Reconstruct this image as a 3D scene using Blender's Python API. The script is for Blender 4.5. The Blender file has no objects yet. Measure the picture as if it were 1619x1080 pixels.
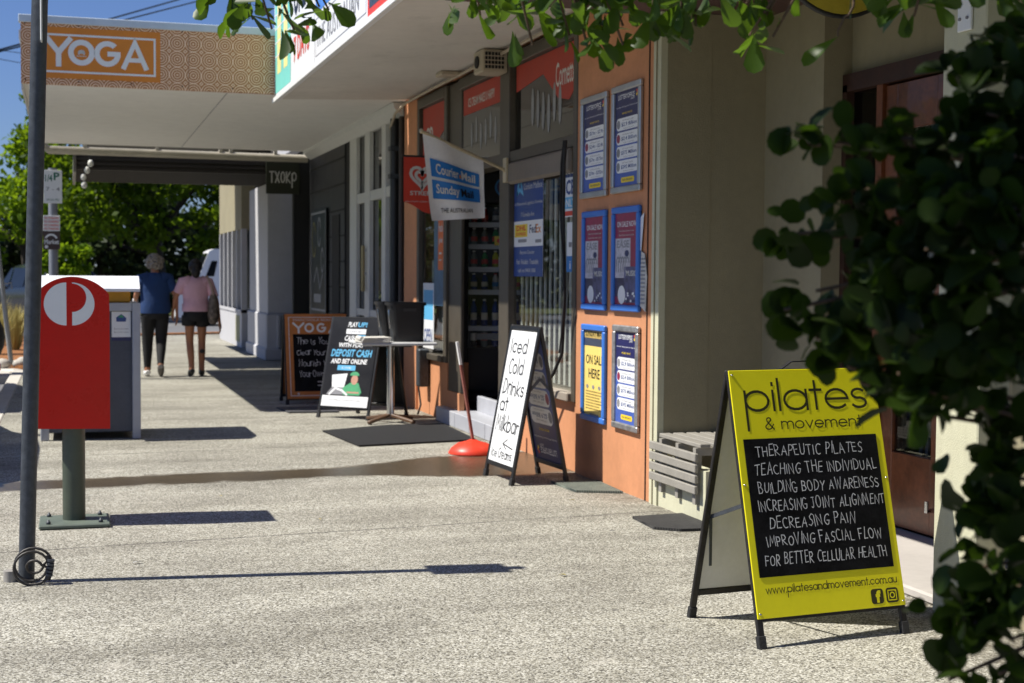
import bpy, math, random
from mathutils import Vector, Matrix, Quaternion
R = math.radians
rnd = random.Random(7)
SC = bpy.context.scene
COL = SC.collection

# ------------------------------------------------------------------ camera, sky, sun, exposure
EYE = Vector((0, 0, 1.4)); FPX = 2250.0
YAW = math.atan(699.5 / FPX); PITCH = -math.atan(104 / FPX); ROLL = R(0.4)
FW = Vector((math.sin(YAW)*math.cos(PITCH), math.cos(YAW)*math.cos(PITCH), math.sin(PITCH)))
R0 = Vector((math.cos(YAW), -math.sin(YAW), 0)); U0 = R0.cross(FW)
RT = R0*math.cos(ROLL) + U0*math.sin(ROLL); UP = -R0*math.sin(ROLL) + U0*math.cos(ROLL)
cam = bpy.data.cameras.new('camera'); camo = bpy.data.objects.new('camera', cam); COL.objects.link(camo)
camo.matrix_world = Matrix(((RT.x, UP.x, -FW.x, EYE.x), (RT.y, UP.y, -FW.y, EYE.y), (RT.z, UP.z, -FW.z, EYE.z), (0, 0, 0, 1)))
cam.sensor_width = 36; cam.lens = FPX/1619*36; cam.clip_start = .05; cam.clip_end = 3000
cam.dof.use_dof = True; cam.dof.focus_distance = 5.6; cam.dof.aperture_fstop = 5.0
SC.camera = camo
SUN = Vector((1, -0.135, -1.40))          # the way the light travels
world = bpy.data.worlds.new('World'); SC.world = world; world.use_nodes = True
wn = world.node_tree
sky = wn.nodes.new('ShaderNodeTexSky'); sky.sky_type = 'NISHITA'; sky.sun_disc = False
sky.sun_elevation = math.atan2(1.40, math.hypot(1, .135)); sky.sun_rotation = math.atan2(-1, .135)
sky.ozone_density = 2.2; sky.air_density = 1.0; sky.dust_density = .4
bg = wn.nodes['Background']; bg.inputs['Strength'].default_value = 0.05
tint = wn.nodes.new('ShaderNodeMix'); tint.data_type = 'RGBA'; tint.blend_type = 'MULTIPLY'; tint.inputs[0].default_value = 1
tint.inputs[7].default_value = (.76, .92, 1.38, 1); wn.links.new(sky.outputs[0], tint.inputs[6]); wn.links.new(tint.outputs[2], bg.inputs['Color'])
sl = bpy.data.lights.new('sun', 'SUN'); sl.energy = 5.0; sl.angle = R(.5); sl.color = (1, .955, .86)
slo = bpy.data.objects.new('sun', sl); COL.objects.link(slo); slo.rotation_euler = SUN.to_track_quat('-Z', 'Y').to_euler()
slo.location = (-10, 2, 20)
SC.view_settings.view_transform = 'Standard'; SC.view_settings.look = 'None'; SC.view_settings.gamma = 1
SC.view_settings.exposure = 0.52
SC.render.engine = 'CYCLES'
SC.cycles.max_bounces = 8; SC.cycles.transparent_max_bounces = 12

def at(px, py, d):
    """the point d metres along the viewing direction behind a pixel of the 1619x1080 photograph"""
    return EYE + (FW + RT*((px-809.5)/FPX) - UP*((py-540)/FPX))*d

# ------------------------------------------------------------------ materials
def lin(c):
    return c/12.92 if c <= .04045 else ((c+.055)/1.055)**2.4
def srgb(r, g, b): return (lin(r/255), lin(g/255), lin(b/255))
MATS = {}
def new_mat(name):
    m = bpy.data.materials.new(name); m.use_nodes = True
    return m, m.node_tree, m.node_tree.nodes, m.node_tree.nodes['Principled BSDF']
def noise(nt, scale, detail=4, rough=.6, vec=None):
    n = nt.nodes.new('ShaderNodeTexNoise'); n.inputs['Scale'].default_value = scale
    n.inputs['Detail'].default_value = detail; n.inputs['Roughness'].default_value = rough
    if vec is not None: nt.links.new(vec, n.inputs['Vector'])
    return n
def mixc(nt, fac, a, b, mode='MIX'):
    n = nt.nodes.new('ShaderNodeMix'); n.data_type = 'RGBA'; n.blend_type = mode
    for key, v in ((0, fac), (6, a), (7, b)):
        if hasattr(v, 'is_linked') or hasattr(v, 'links'): nt.links.new(v, n.inputs[key])
        elif key == 0: n.inputs[0].default_value = v
        else: n.inputs[key].default_value = (*v, 1)
    return n.outputs[2]
def mth(nt, op, a, b=0.0, c=None, clamp=False):
    n = nt.nodes.new('ShaderNodeMath'); n.operation = op; n.use_clamp = clamp
    for i, v in enumerate((a, b) if c is None else (a, b, c)):
        if hasattr(v, 'links'): nt.links.new(v, n.inputs[i])
        else: n.inputs[i].default_value = v
    return n.outputs[0]
def ramp(nt, fac, p0, p1, c0=(0, 0, 0), c1=(1, 1, 1)):
    n = nt.nodes.new('ShaderNodeValToRGB'); e = n.color_ramp.elements
    e[0].position = p0; e[0].color = (*c0, 1); e[1].position = p1; e[1].color = (*c1, 1)
    nt.links.new(fac, n.inputs[0]); return n.outputs[0]
def bump(nt, h, strength, dist, bsdf):
    b = nt.nodes.new('ShaderNodeBump'); b.inputs['Strength'].default_value = strength; b.inputs['Distance'].default_value = dist
    nt.links.new(h, b.inputs['Height']); nt.links.new(b.outputs[0], bsdf.inputs['Normal'])
def objc(nt): return nt.nodes.new('ShaderNodeTexCoord').outputs['Object']
def M(name, col, rough=.6, metal=0., var=.12, vs=6., bmp=0., bs=60., spec=.5, coat=0., dirt=0., streak=0.):
    """painted / plain surface with uneven tone, gloss and relief"""
    if name in MATS: return MATS[name]
    m, nt, N, b = new_mat(name)
    v = objc(nt); n1 = noise(nt, vs, 6, .65, v); n2 = noise(nt, vs*9, 3, .6, v)
    f = mth(nt, 'ADD', mth(nt, 'MULTIPLY', n1.outputs[0], .7), mth(nt, 'MULTIPLY', n2.outputs[0], .3))
    lo = tuple(x*(1-var*1.6) for x in col); hi = tuple(min(.95, x*(1+var*1.1)) for x in col)
    c = ramp(nt, f, .32, .68, lo, hi)
    if dirt:
        n3 = noise(nt, vs*2.3, 8, .75, v)
        c = mixc(nt, mth(nt, 'MULTIPLY', ramp(nt, n3.outputs[0], .55, .78), dirt), c, (.09, .075, .055))
    if streak:
        mp = nt.nodes.new('ShaderNodeMapping'); mp.inputs['Scale'].default_value = (7, 7, .35); nt.links.new(v, mp.inputs[0])
        n4 = noise(nt, 1.0, 7, .7, mp.outputs[0])
        c = mixc(nt, mth(nt, 'MULTIPLY', ramp(nt, n4.outputs[0], .5, .75), streak), c, (.5, .47, .42), 'MULTIPLY')
    nt.links.new(c, b.inputs['Base Color'])
    r = nt.nodes.new('ShaderNodeMapRange'); r.inputs[3].default_value = max(.03, rough-.1); r.inputs[4].default_value = min(1, rough+.12)
    nt.links.new(n1.outputs[0], r.inputs[0]); nt.links.new(r.outputs[0], b.inputs['Roughness'])
    b.inputs['Metallic'].default_value = metal; b.inputs['Specular IOR Level'].default_value = spec
    b.inputs['Coat Weight'].default_value = coat
    if bmp: bump(nt, noise(nt, bs, 5, .65, v).outputs[0], bmp, .01, b)
    MATS[name] = m; return m
def glass_mat(name, tint, gloss=.9, ior=1.5, boost=1.0):
    if name in MATS: return MATS[name]
    m, nt, N, b = new_mat(name); N.remove(b)
    t = N.new('ShaderNodeBsdfTransparent'); t.inputs[0].default_value = (*tint, 1)
    g = N.new('ShaderNodeBsdfGlossy'); g.inputs['Color'].default_value = (gloss, gloss, gloss, 1); g.inputs['Roughness'].default_value = .012
    f = N.new('ShaderNodeFresnel'); f.inputs[0].default_value = ior
    v = objc(nt); bb = N.new('ShaderNodeBump'); bb.inputs['Strength'].default_value = .03; bb.inputs['Distance'].default_value = .02
    nt.links.new(noise(nt, 1.3, 2, .5, v).outputs[0], bb.inputs['Height']); nt.links.new(bb.outputs[0], g.inputs['Normal'])
    x = N.new('ShaderNodeMixShader')
    ge = N.new('ShaderNodeNewGeometry')   # only the outer face mirrors; a pane has two
    nt.links.new(mth(nt, 'MULTIPLY', mth(nt, 'MULTIPLY', f.outputs[0], boost, clamp=True), mth(nt, 'SUBTRACT', 1.0, ge.outputs['Backfacing'])), x.inputs[0])
    nt.links.new(t.outputs[0], x.inputs[1]); nt.links.new(g.outputs[0], x.inputs[2])
    nt.links.new(x.outputs[0], N['Material Output'].inputs[0])
    MATS[name] = m; return m
def leaf_mat(name, a, b_, trans, rough=.38, tw=.4, spec=.35):
    m, nt, N, b = new_mat(name)
    oi = N.new('ShaderNodeNewGeometry')
    v = objc(nt); n1 = noise(nt, 2.2, 3, .6, v)
    f = mth(nt, 'ADD', mth(nt, 'MULTIPLY', oi.outputs['Random Per Island'], .65), mth(nt, 'MULTIPLY', n1.outputs[0], .35))
    c = ramp(nt, f, .15, .85, a, b_)
    nt.links.new(c, b.inputs['Base Color']); b.inputs['Roughness'].default_value = rough; b.inputs['Specular IOR Level'].default_value = spec
    t = N.new('ShaderNodeBsdfTranslucent'); t.inputs[0].default_value = (*trans, 1)
    x = N.new('ShaderNodeMixShader'); x.inputs[0].default_value = tw
    nt.links.new(b.outputs[0], x.inputs[1]); nt.links.new(t.outputs[0], x.inputs[2])
    nt.links.new(x.outputs[0], N['Material Output'].inputs[0])
    MATS[name] = m; return m

white = M('white_paint', (.78, .78, .76), .45, var=.04, dirt=.12)
whitev = M('white_vinyl', (.82, .83, .84), .35, var=.02)
offw = M('off_white_paint', (.62, .61, .57), .6, var=.06, dirt=.25)
black = M('black_metal', (.012, .012, .013), .4, var=.2)
blackv = M('black_vinyl', (.012, .012, .014), .4, var=.15, spec=.25)
blackp = M('black_plastic', (.016, .016, .017), .42, var=.2, bmp=.1)
rubber = M('black_rubber', (.018, .018, .019), .75, var=.3, bmp=.6, bs=150)
galv = M('galvanised_steel', (.06, .068, .08), .5, .25, var=.28, vs=28, bmp=.1, bs=220)
chrome = M('chrome', (.6, .6, .61), .15, 1., var=.06)
alu = M('aluminium_frame', (.5, .51, .52), .38, .8, var=.12, dirt=.2)
orange_w = M('orange_render', srgb(200, 138, 98), .8, var=.1, vs=2.2, bmp=.15, bs=90, dirt=.12, streak=.12)
cream = M('cream_render', srgb(196, 194, 168), .85, var=.07, vs=2, bmp=.35, bs=130, dirt=.12, streak=.2)
olive = M('olive_render', srgb(148, 140, 114), .85, var=.07, vs=2, bmp=.3, bs=120, dirt=.1, streak=.1)
bronze = M('bronze_frame', (.1, .085, .065), .45, .3, var=.15)
soffit = M('soffit_board', (.64, .61, .56), .8, var=.07, vs=1.2, dirt=.28)
tile_w = M('pale_tile', (.44, .45, .49), .4, var=.05)
timber = M('red_timber', srgb(112, 64, 38), .35, var=.35, vs=4, bmp=.1, bs=30, coat=.2)
timber_d = M('dark_timber', srgb(58, 34, 26), .5, var=.3, vs=4)
greywood = M('grey_painted_slats', srgb(144, 140, 132), .7, var=.1, vs=5, bmp=.2, bs=40, dirt=.12)
slate = M('slate_panel', srgb(74, 79, 92), .5, var=.15, vs=5)
frame_g = M('grey_powdercoat', srgb(170, 175, 186), .45, var=.05)
dark_clad = M('charcoal_cladding', (.02, .02, .022), .55, var=.25, vs=3)
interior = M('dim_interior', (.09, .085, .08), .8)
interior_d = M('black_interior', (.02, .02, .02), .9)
red_p = M('post_red', srgb(200, 20, 6), .28, var=.05, spec=.3)
red_s = M('sign_red', srgb(214, 62, 44), .45, var=.06)
blue_s = M('sign_blue', srgb(36, 116, 186), .5, var=.06)
navy = M('poster_navy', srgb(38, 40, 92), .35, var=.06)
navy2 = M('poster_blue', srgb(72, 98, 176), .35, var=.06)
navy3 = M('decal_blue', srgb(46, 74, 138), .4, var=.05)
yellow = M('sign_yellow', srgb(238, 228, 14), .38, var=.03)
yellow2 = M('label_yellow', srgb(236, 206, 50), .4, var=.04)
pale_y = M('paper_yellow', srgb(242, 214, 120), .5, var=.05)
dk_olive = M('sign_ink_olive', srgb(48, 46, 14), .45, var=.05)
maroon = M('poster_maroon', srgb(150, 44, 78), .4, var=.2, vs=20)
sepia = M('poster_greyprint', srgb(196, 192, 200), .45, var=.3, vs=30)
skyblue = M('sign_skyblue', srgb(96, 178, 222), .45, var=.05)
greyink = M('grey_ink', (.25, .25, .27), .5)
orange_s = M('sign_orange', srgb(214, 130, 34), .4, var=.05)
chalk = M('chalk_white', (.68, .68, .68), .9, var=.3, vs=90)
chalkb = M('chalkboard', (.009, .009, .01), .75, var=.6, vs=9, spec=.12)
rust = M('rusted_steel', (.12, .06, .035), .8, .3, var=.5, vs=40)
concrete = M('smooth_concrete', srgb(178, 172, 166), .8, var=.07, vs=2.5, bmp=.1, bs=60, dirt=.1)
paper = M('newsprint', (.6, .58, .53), .8, var=.12, vs=30)
gl_shop = glass_mat('shop_glass', (.82, .84, .83), .95, 1.5, 1.3)
gl_clear = glass_mat('clear_glass', (.85, .87, .87), .8, 1.45, 1.0)
gl_fridge = glass_mat('fridge_glass', (.95, .96, .96), .8, 1.45, .35)
gl_dark = glass_mat('tinted_glass', (.6, .62, .62), .8, 1.5, 1.2)

# ------------------------------------------------------------------ mesh builder
class MB:
    def __init__(s): s.v = []; s.f = []; s.m = []; s.sm = []; s.mats = []
    def mi(s, m):
        if m not in s.mats: s.mats.append(m)
        return s.mats.index(m)
    def add(s, vs, fs, m, smooth=False):
        o = len(s.v); s.v += [tuple(p) for p in vs]; k = s.mi(m)
        for f in fs: s.f.append(tuple(i+o for i in f)); s.m.append(k); s.sm.append(smooth)
    def box(s, x0, x1, y0, y1, z0, z1, m, bev=0.0):
        if bev <= 0:
            vs = [(x, y, z) for x in (x0, x1) for y in (y0, y1) for z in (z0, z1)]
            s.add(vs, [(0, 1, 3, 2), (4, 6, 7, 5), (0, 4, 5, 1), (2, 3, 7, 6), (0, 2, 6, 4), (1, 5, 7, 3)], m)
        else: s.obox(Vector(((x0+x1)/2, (y0+y1)/2, (z0+z1)/2)), Vector((x1-x0, 0, 0)), Vector((0, y1-y0, 0)), Vector((0, 0, z1-z0)), m, bev)
    def obox(s, c, a, b, d, m, bev=0.0):
        """box from centre and three full edge vectors; bev chamfers every edge"""
        c = Vector(c); a = Vector(a); b = Vector(b); d = Vector(d)
        if bev <= 0:
            vs = [c + a*i + b*j + d*k for i in (-.5, .5) for j in (-.5, .5) for k in (-.5, .5)]
            fs = [(0, 1, 3, 2), (4, 6, 7, 5), (0, 4, 5, 1), (2, 3, 7, 6), (0, 2, 6, 4), (1, 5, 7, 3)]
            if a.cross(b).dot(d) < 0: fs = [f[::-1] for f in fs]
            s.add(vs, fs, m); return
        la, lb, ld = a.length, b.length, d.length; bev = min(bev, la*.45, lb*.45, ld*.45)
        A, B, D = a/la, b/lb, d/ld; vs = []; idx = {}
        for i in (-1, 1):
            for j in (-1, 1):
                for k in (-1, 1):
                    for ax in range(3):
                        h = [la/2-bev, lb/2-bev, ld/2-bev]; h[ax] += bev
                        idx[(i, j, k, ax)] = len(vs); vs.append(c + A*i*h[0] + B*j*h[1] + D*k*h[2])
        fs = []; g = lambda i, j, k, ax: idx[(i, j, k, ax)]
        sg = (-1, 1)
        for i in sg: fs.append([g(i, -1, -1, 0), g(i, 1, -1, 0), g(i, 1, 1, 0), g(i, -1, 1, 0)][::i])
        for j in sg: fs.append([g(-1, j, -1, 1), g(-1, j, 1, 1), g(1, j, 1, 1), g(1, j, -1, 1)][::j])
        for k in sg: fs.append([g(-1, -1, k, 2), g(1, -1, k, 2), g(1, 1, k, 2), g(-1, 1, k, 2)][::k])
        for i in sg:
            for j in sg:
                fs.append([g(i, j, -1, 0), g(i, j, -1, 1), g(i, j, 1, 1), g(i, j, 1, 0)][::i*j])
                fs.append([g(i, -1, j, 0), g(i, 1, j, 0), g(i, 1, j, 2), g(i, -1, j, 2)][::i*j])
                fs.append([g(-1, i, j, 1), g(-1, i, j, 2), g(1, i, j, 2), g(1, i, j, 1)][::i*j])
                for k in sg: fs.append([g(i, j, k, 0), g(i, j, k, 1), g(i, j, k, 2)][::i*j*k])
        if A.cross(B).dot(D) < 0: fs = [f[::-1] for f in fs]
        s.add(vs, fs, m)
    def bar(s, p, q, w, h, m, up=(0, 0, 1), bev=0.0):
        p = Vector(p); q = Vector(q); d = q-p; u = Vector(up)
        x = d.cross(u)
        if x.length < 1e-6: x = d.cross(Vector((1, 0, 0)))
        x.normalize(); z = x.cross(d).normalized()
        s.obox((p+q)/2, d, x*w, z*h, m, bev)
    def tube(s, pts, r, m, n=10, cap=True, smooth=True, closed=False):
        pts = [Vector(p) for p in pts]; k = len(pts); rr = r if isinstance(r, (list, tuple)) else [r]*k
        t0 = (pts[1]-pts[0]).normalized(); nx = t0.orthogonal().normalized(); vs = []; fs = []
        for i, p in enumerate(pts):
            if closed: t = (pts[(i+1) % k]-pts[i-1]).normalized()
            else: t = (pts[min(i+1, k-1)]-pts[max(i-1, 0)]).normalized()
            nx = (nx - t*nx.dot(t)).normalized(); ny = t.cross(nx)
            for j in range(n):
                a = 2*math.pi*j/n; vs.append(p + (nx*math.cos(a)+ny*math.sin(a))*rr[i])
        for i in range(k if closed else k-1):
            for j in range(n):
                a = i*n+j; b = i*n+(j+1) % n; i2 = (i+1) % k
                fs.append((a, b, i2*n+(j+1) % n, i2*n+j))
        s.add(vs, fs, m, smooth)
        if cap and not closed:
            s.add(vs[:n], [tuple(range(n))[::-1]], m); s.add(vs[-n:], [tuple(range(n))], m)
    def loft(s, rings, m, smooth=True, cap=True):
        """rings of equal length"""
        n = len(rings[0]); vs = [p for r in rings for p in r]; fs = []
        for i in range(len(rings)-1):
            for j in range(n):
                fs.append((i*n+j, i*n+(j+1) % n, (i+1)*n+(j+1) % n, (i+1)*n+j))
        s.add(vs, fs, m, smooth)
        if cap: s.add(rings[0], [tuple(range(n))[::-1]], m); s.add(rings[-1], [tuple(range(n))], m)
    def lathe(s, c, prof, m, n=24, smooth=True):
        c = Vector(c)
        s.loft([[c+Vector((max(r, 1e-4)*math.cos(2*math.pi*j/n), max(r, 1e-4)*math.sin(2*math.pi*j/n), z)) for j in range(n)] for r, z in prof], m, smooth)
    def ell(s, c, rx, ry, rz, m, n=14, k=9, jit=0.0):
        c = Vector(c); rings = []
        for i in range(k+1):
            t = math.pi*(i/k) ; zz = -math.cos(t); q = max(math.sin(t), .02)
            rings.append([c+Vector((rx*q*math.cos(2*math.pi*j/n), ry*q*math.sin(2*math.pi*j/n), rz*zz))*(1+rnd.uniform(-jit, jit)) for j in range(n)])
        s.loft(rings, m)
    def prism(s, poly, O, A, B, D, m):
        """polygon (a,b) extruded along vector D"""
        O = Vector(O); A = Vector(A); B = Vector(B); D = Vector(D); n = len(poly)
        v0 = [O+A*a+B*b for a, b in poly]; v1 = [p+D for p in v0]
        fl = A.cross(B).dot(D) < 0
        fs = [tuple(range(n))[::-1], tuple(range(n, 2*n))]+[(i, (i+1) % n, n+(i+1) % n, n+i) for i in range(n)]
        if fl: fs = [f[::-1] for f in fs]
        s.add(v0+v1, fs, m)
    def build(s, name, parent=None, loc=None):
        me = bpy.data.meshes.new(name)
        base = Vector(loc) if loc is not None else (parent_loc(parent) if parent is not None else Vector((0, 0, 0)))
        me.from_pydata([tuple(Vector(p)-base) for p in s.v], [], s.f)
        for mt in s.mats: me.materials.append(mt)
        me.polygons.foreach_set('material_index', s.m); me.polygons.foreach_set('use_smooth', s.sm)
        me.update()
        o = bpy.data.objects.new(name, me); COL.objects.link(o)
        if parent is not None: o.parent = parent
        else: o.location = base
        return o
def parent_loc(p):
    l = Vector((0, 0, 0))
    while p is not None: l += p.location; p = p.parent
    return l
def tag(o, label=None, cat=None, group=None, kind=None):
    if label: o['label'] = label
    if cat: o['category'] = cat
    if group: o['group'] = group
    if kind: o['kind'] = kind
    return o
def thing(name, label, cat, loc=(0, 0, 0), group=None):
    o = bpy.data.objects.new(name, None); COL.objects.link(o); o.location = loc; o.empty_display_size = .1
    return tag(o, label, cat, group)
def struct(mb, name):
    return tag(mb.build(name), kind='structure')

# ------------------------------------------------------------------ flat panels: print, lettering, marks
_txt = {}
def text_geo(body, bold=0.0, res=2):
    key = (body, bold)
    if key not in _txt:
        cu = bpy.data.curves.new('t', 'FONT'); cu.body = body; cu.size = 1; cu.resolution_u = res; cu.offset = bold
        ob = bpy.data.objects.new('t', cu); me = bpy.data.meshes.new_from_object(ob)
        vs = [(v.co.x, v.co.y) for v in me.vertices]; fs = [tuple(p.vertices) for p in me.polygons]
        bpy.data.objects.remove(ob); bpy.data.meshes.remove(me); bpy.data.curves.remove(cu)
        x0 = min(v[0] for v in vs); x1 = max(v[0] for v in vs); y0 = min(v[1] for v in vs); y1 = max(v[1] for v in vs)
        _txt[key] = ([((x-x0)/(x1-x0), (y-y0)/(y1-y0)) for x, y in vs], fs)
    return _txt[key]
class Panel:
    """draws on the plane O + u*U + v*V, each mark lifted a hair along the normal"""
    def __init__(s, mb, O, U, V): s.mb = mb; s.O = Vector(O); s.U = Vector(U).normalized(); s.V = Vector(V).normalized(); s.N = s.U.cross(s.V)
    def P(s, u, v, d=0): return s.O+s.U*u+s.V*v+s.N*d
    def sheet(s, u0, v0, u1, v1, m, d0, d1, bev=.002):
        s.mb.obox(s.P((u0+u1)/2, (v0+v1)/2, (d0+d1)/2), s.U*(u1-u0), s.V*(v1-v0), s.N*(d1-d0), m, bev)
    def poly(s, pts, m, d): s.mb.add([s.P(u, v, d) for u, v in pts], [tuple(range(len(pts)))], m)
    def rect(s, u0, v0, u1, v1, m, d): s.poly([(u0, v0), (u1, v0), (u1, v1), (u0, v1)], m, d)
    def rrect(s, u0, v0, u1, v1, r, m, d, n=5):
        pts = []
        for cx, cy, a in ((u1-r, v0+r, -90), (u1-r, v1-r, 0), (u0+r, v1-r, 90), (u0+r, v0+r, 180)):
            pts += [(cx+r*math.cos(R(a+90*i/n)), cy+r*math.sin(R(a+90*i/n))) for i in range(n+1)]
        s.poly(pts, m, d)
    def disc(s, u, v, ru, rv, m, d, n=20, a0=0, a1=360):
        s.poly([(u+ru*math.cos(R(a0+(a1-a0)*i/n)), v+rv*math.sin(R(a0+(a1-a0)*i/n))) for i in range(n+(a1-a0 < 360))], m, d)
    def ring(s, u, v, r0, r1, m, d, n=24, a0=0, a1=360, sx=1.0):
        vs = []; k = n+1
        for i in range(k):
            a = R(a0+(a1-a0)*i/n)
            for r in (r0, r1): vs.append(s.P(u+r*sx*math.cos(a), v+r*math.sin(a), d))
        s.mb.add(vs, [(2*i, 2*i+1, 2*i+3, 2*i+2) for i in range(n)], m)
    def outline(s, u0, v0, u1, v1, w, m, d):
        s.rect(u0, v0, u1, v0+w, m, d); s.rect(u0, v1-w, u1, v1, m, d); s.rect(u0, v0+w, u0+w, v1-w, m, d); s.rect(u1-w, v0+w, u1, v1-w, m, d)
    def text(s, body, u0, v0, u1, v1, m, d, bold=0.0, rot=0, slant=0.0):
        vs, fs = text_geo(body, bold)
        if rot == 180: vs = [(1-x, 1-y) for x, y in vs]
        h = v1-v0
        s.mb.add([s.P(u0+x*(u1-u0)+slant*h*y, v0+y*h, d) for x, y in vs], fs, m)
    def stroke(s, pts, w, m, d):
        """a mitred ribbon"""
        q = [Vector((a, b)) for a, b in pts]; k = len(q); vs = []
        for i in range(k):
            t0 = (q[i]-q[i-1]) if i else (q[1]-q[0]); t1 = (q[i+1]-q[i]) if i < k-1 else (q[-1]-q[-2])
            if t0.length < 1e-7: t0 = t1
            if t1.length < 1e-7: t1 = t0
            t0 = t0.normalized(); t1 = t1.normalized()
            n0 = Vector((-t0.y, t0.x)); n1 = Vector((-t1.y, t1.x)); n = n0+n1
            n = n.normalized() if n.length > .2 else n0
            c = max(.45, n.dot(n0)); e = Vector((0, 0))
            if i == 0: e = -t1*w*.5
            if i == k-1: e = t0*w*.5
            for sg in (1, -1):
                p = q[i]+e+n*sg*w/2/c; vs.append(s.P(p.x, p.y, d))
        s.mb.add(vs, [(2*i+1, 2*i, 2*i+2, 2*i+3)[::-1] for i in range(k-1)], m)
    def write(s, body, u0, v0, u1, h, w, m, d, jit=0.0, rise=0.0, fit=True, track=.16, seed=1, aspect=1.0):
        """stroke lettering: baseline v0, cap height h, squeezed into u0..u1"""
        rr = random.Random(seed); items = []; x = 0
        for ch in body:
            if ch == ' ': x += .42; continue
            wd, st = GLYPH.get(ch, GLYPH['o']); items.append((x, st)); x += wd+track
        k = (u1-u0)/(x-track) if fit else h*aspect
        n = 0
        for x0, st in items:
            dy = rr.uniform(-1, 1)*jit*.5; rot = rr.uniform(-1, 1)*jit*.8; sc = 1+rr.uniform(-1, 1)*jit
            for pl in st:
                out = []
                for a, b in pl:
                    a2 = a+rr.uniform(-1, 1)*jit*.16; b2 = b*sc+rr.uniform(-1, 1)*jit*.16+dy
                    a2 += b2*-rot
                    uu = u0+(x0+a2)*k; out.append((uu, v0+b2*h+rise*(uu-u0)))
                s.stroke(out, w*(1+rr.uniform(-1, 1)*jit*.8), m, d+.00012*(n % 7)); n += 1
def arc(cx, cy, rx, ry, a0, a1, n=10): return [(cx+rx*math.cos(R(a0+(a1-a0)*i/n)), cy+ry*math.sin(R(a0+(a1-a0)*i/n))) for i in range(n+1)]
x_ = .62; r_ = x_/2
def bowl(cx): return arc(cx, r_, r_, r_, 0, 360, 18)
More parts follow.
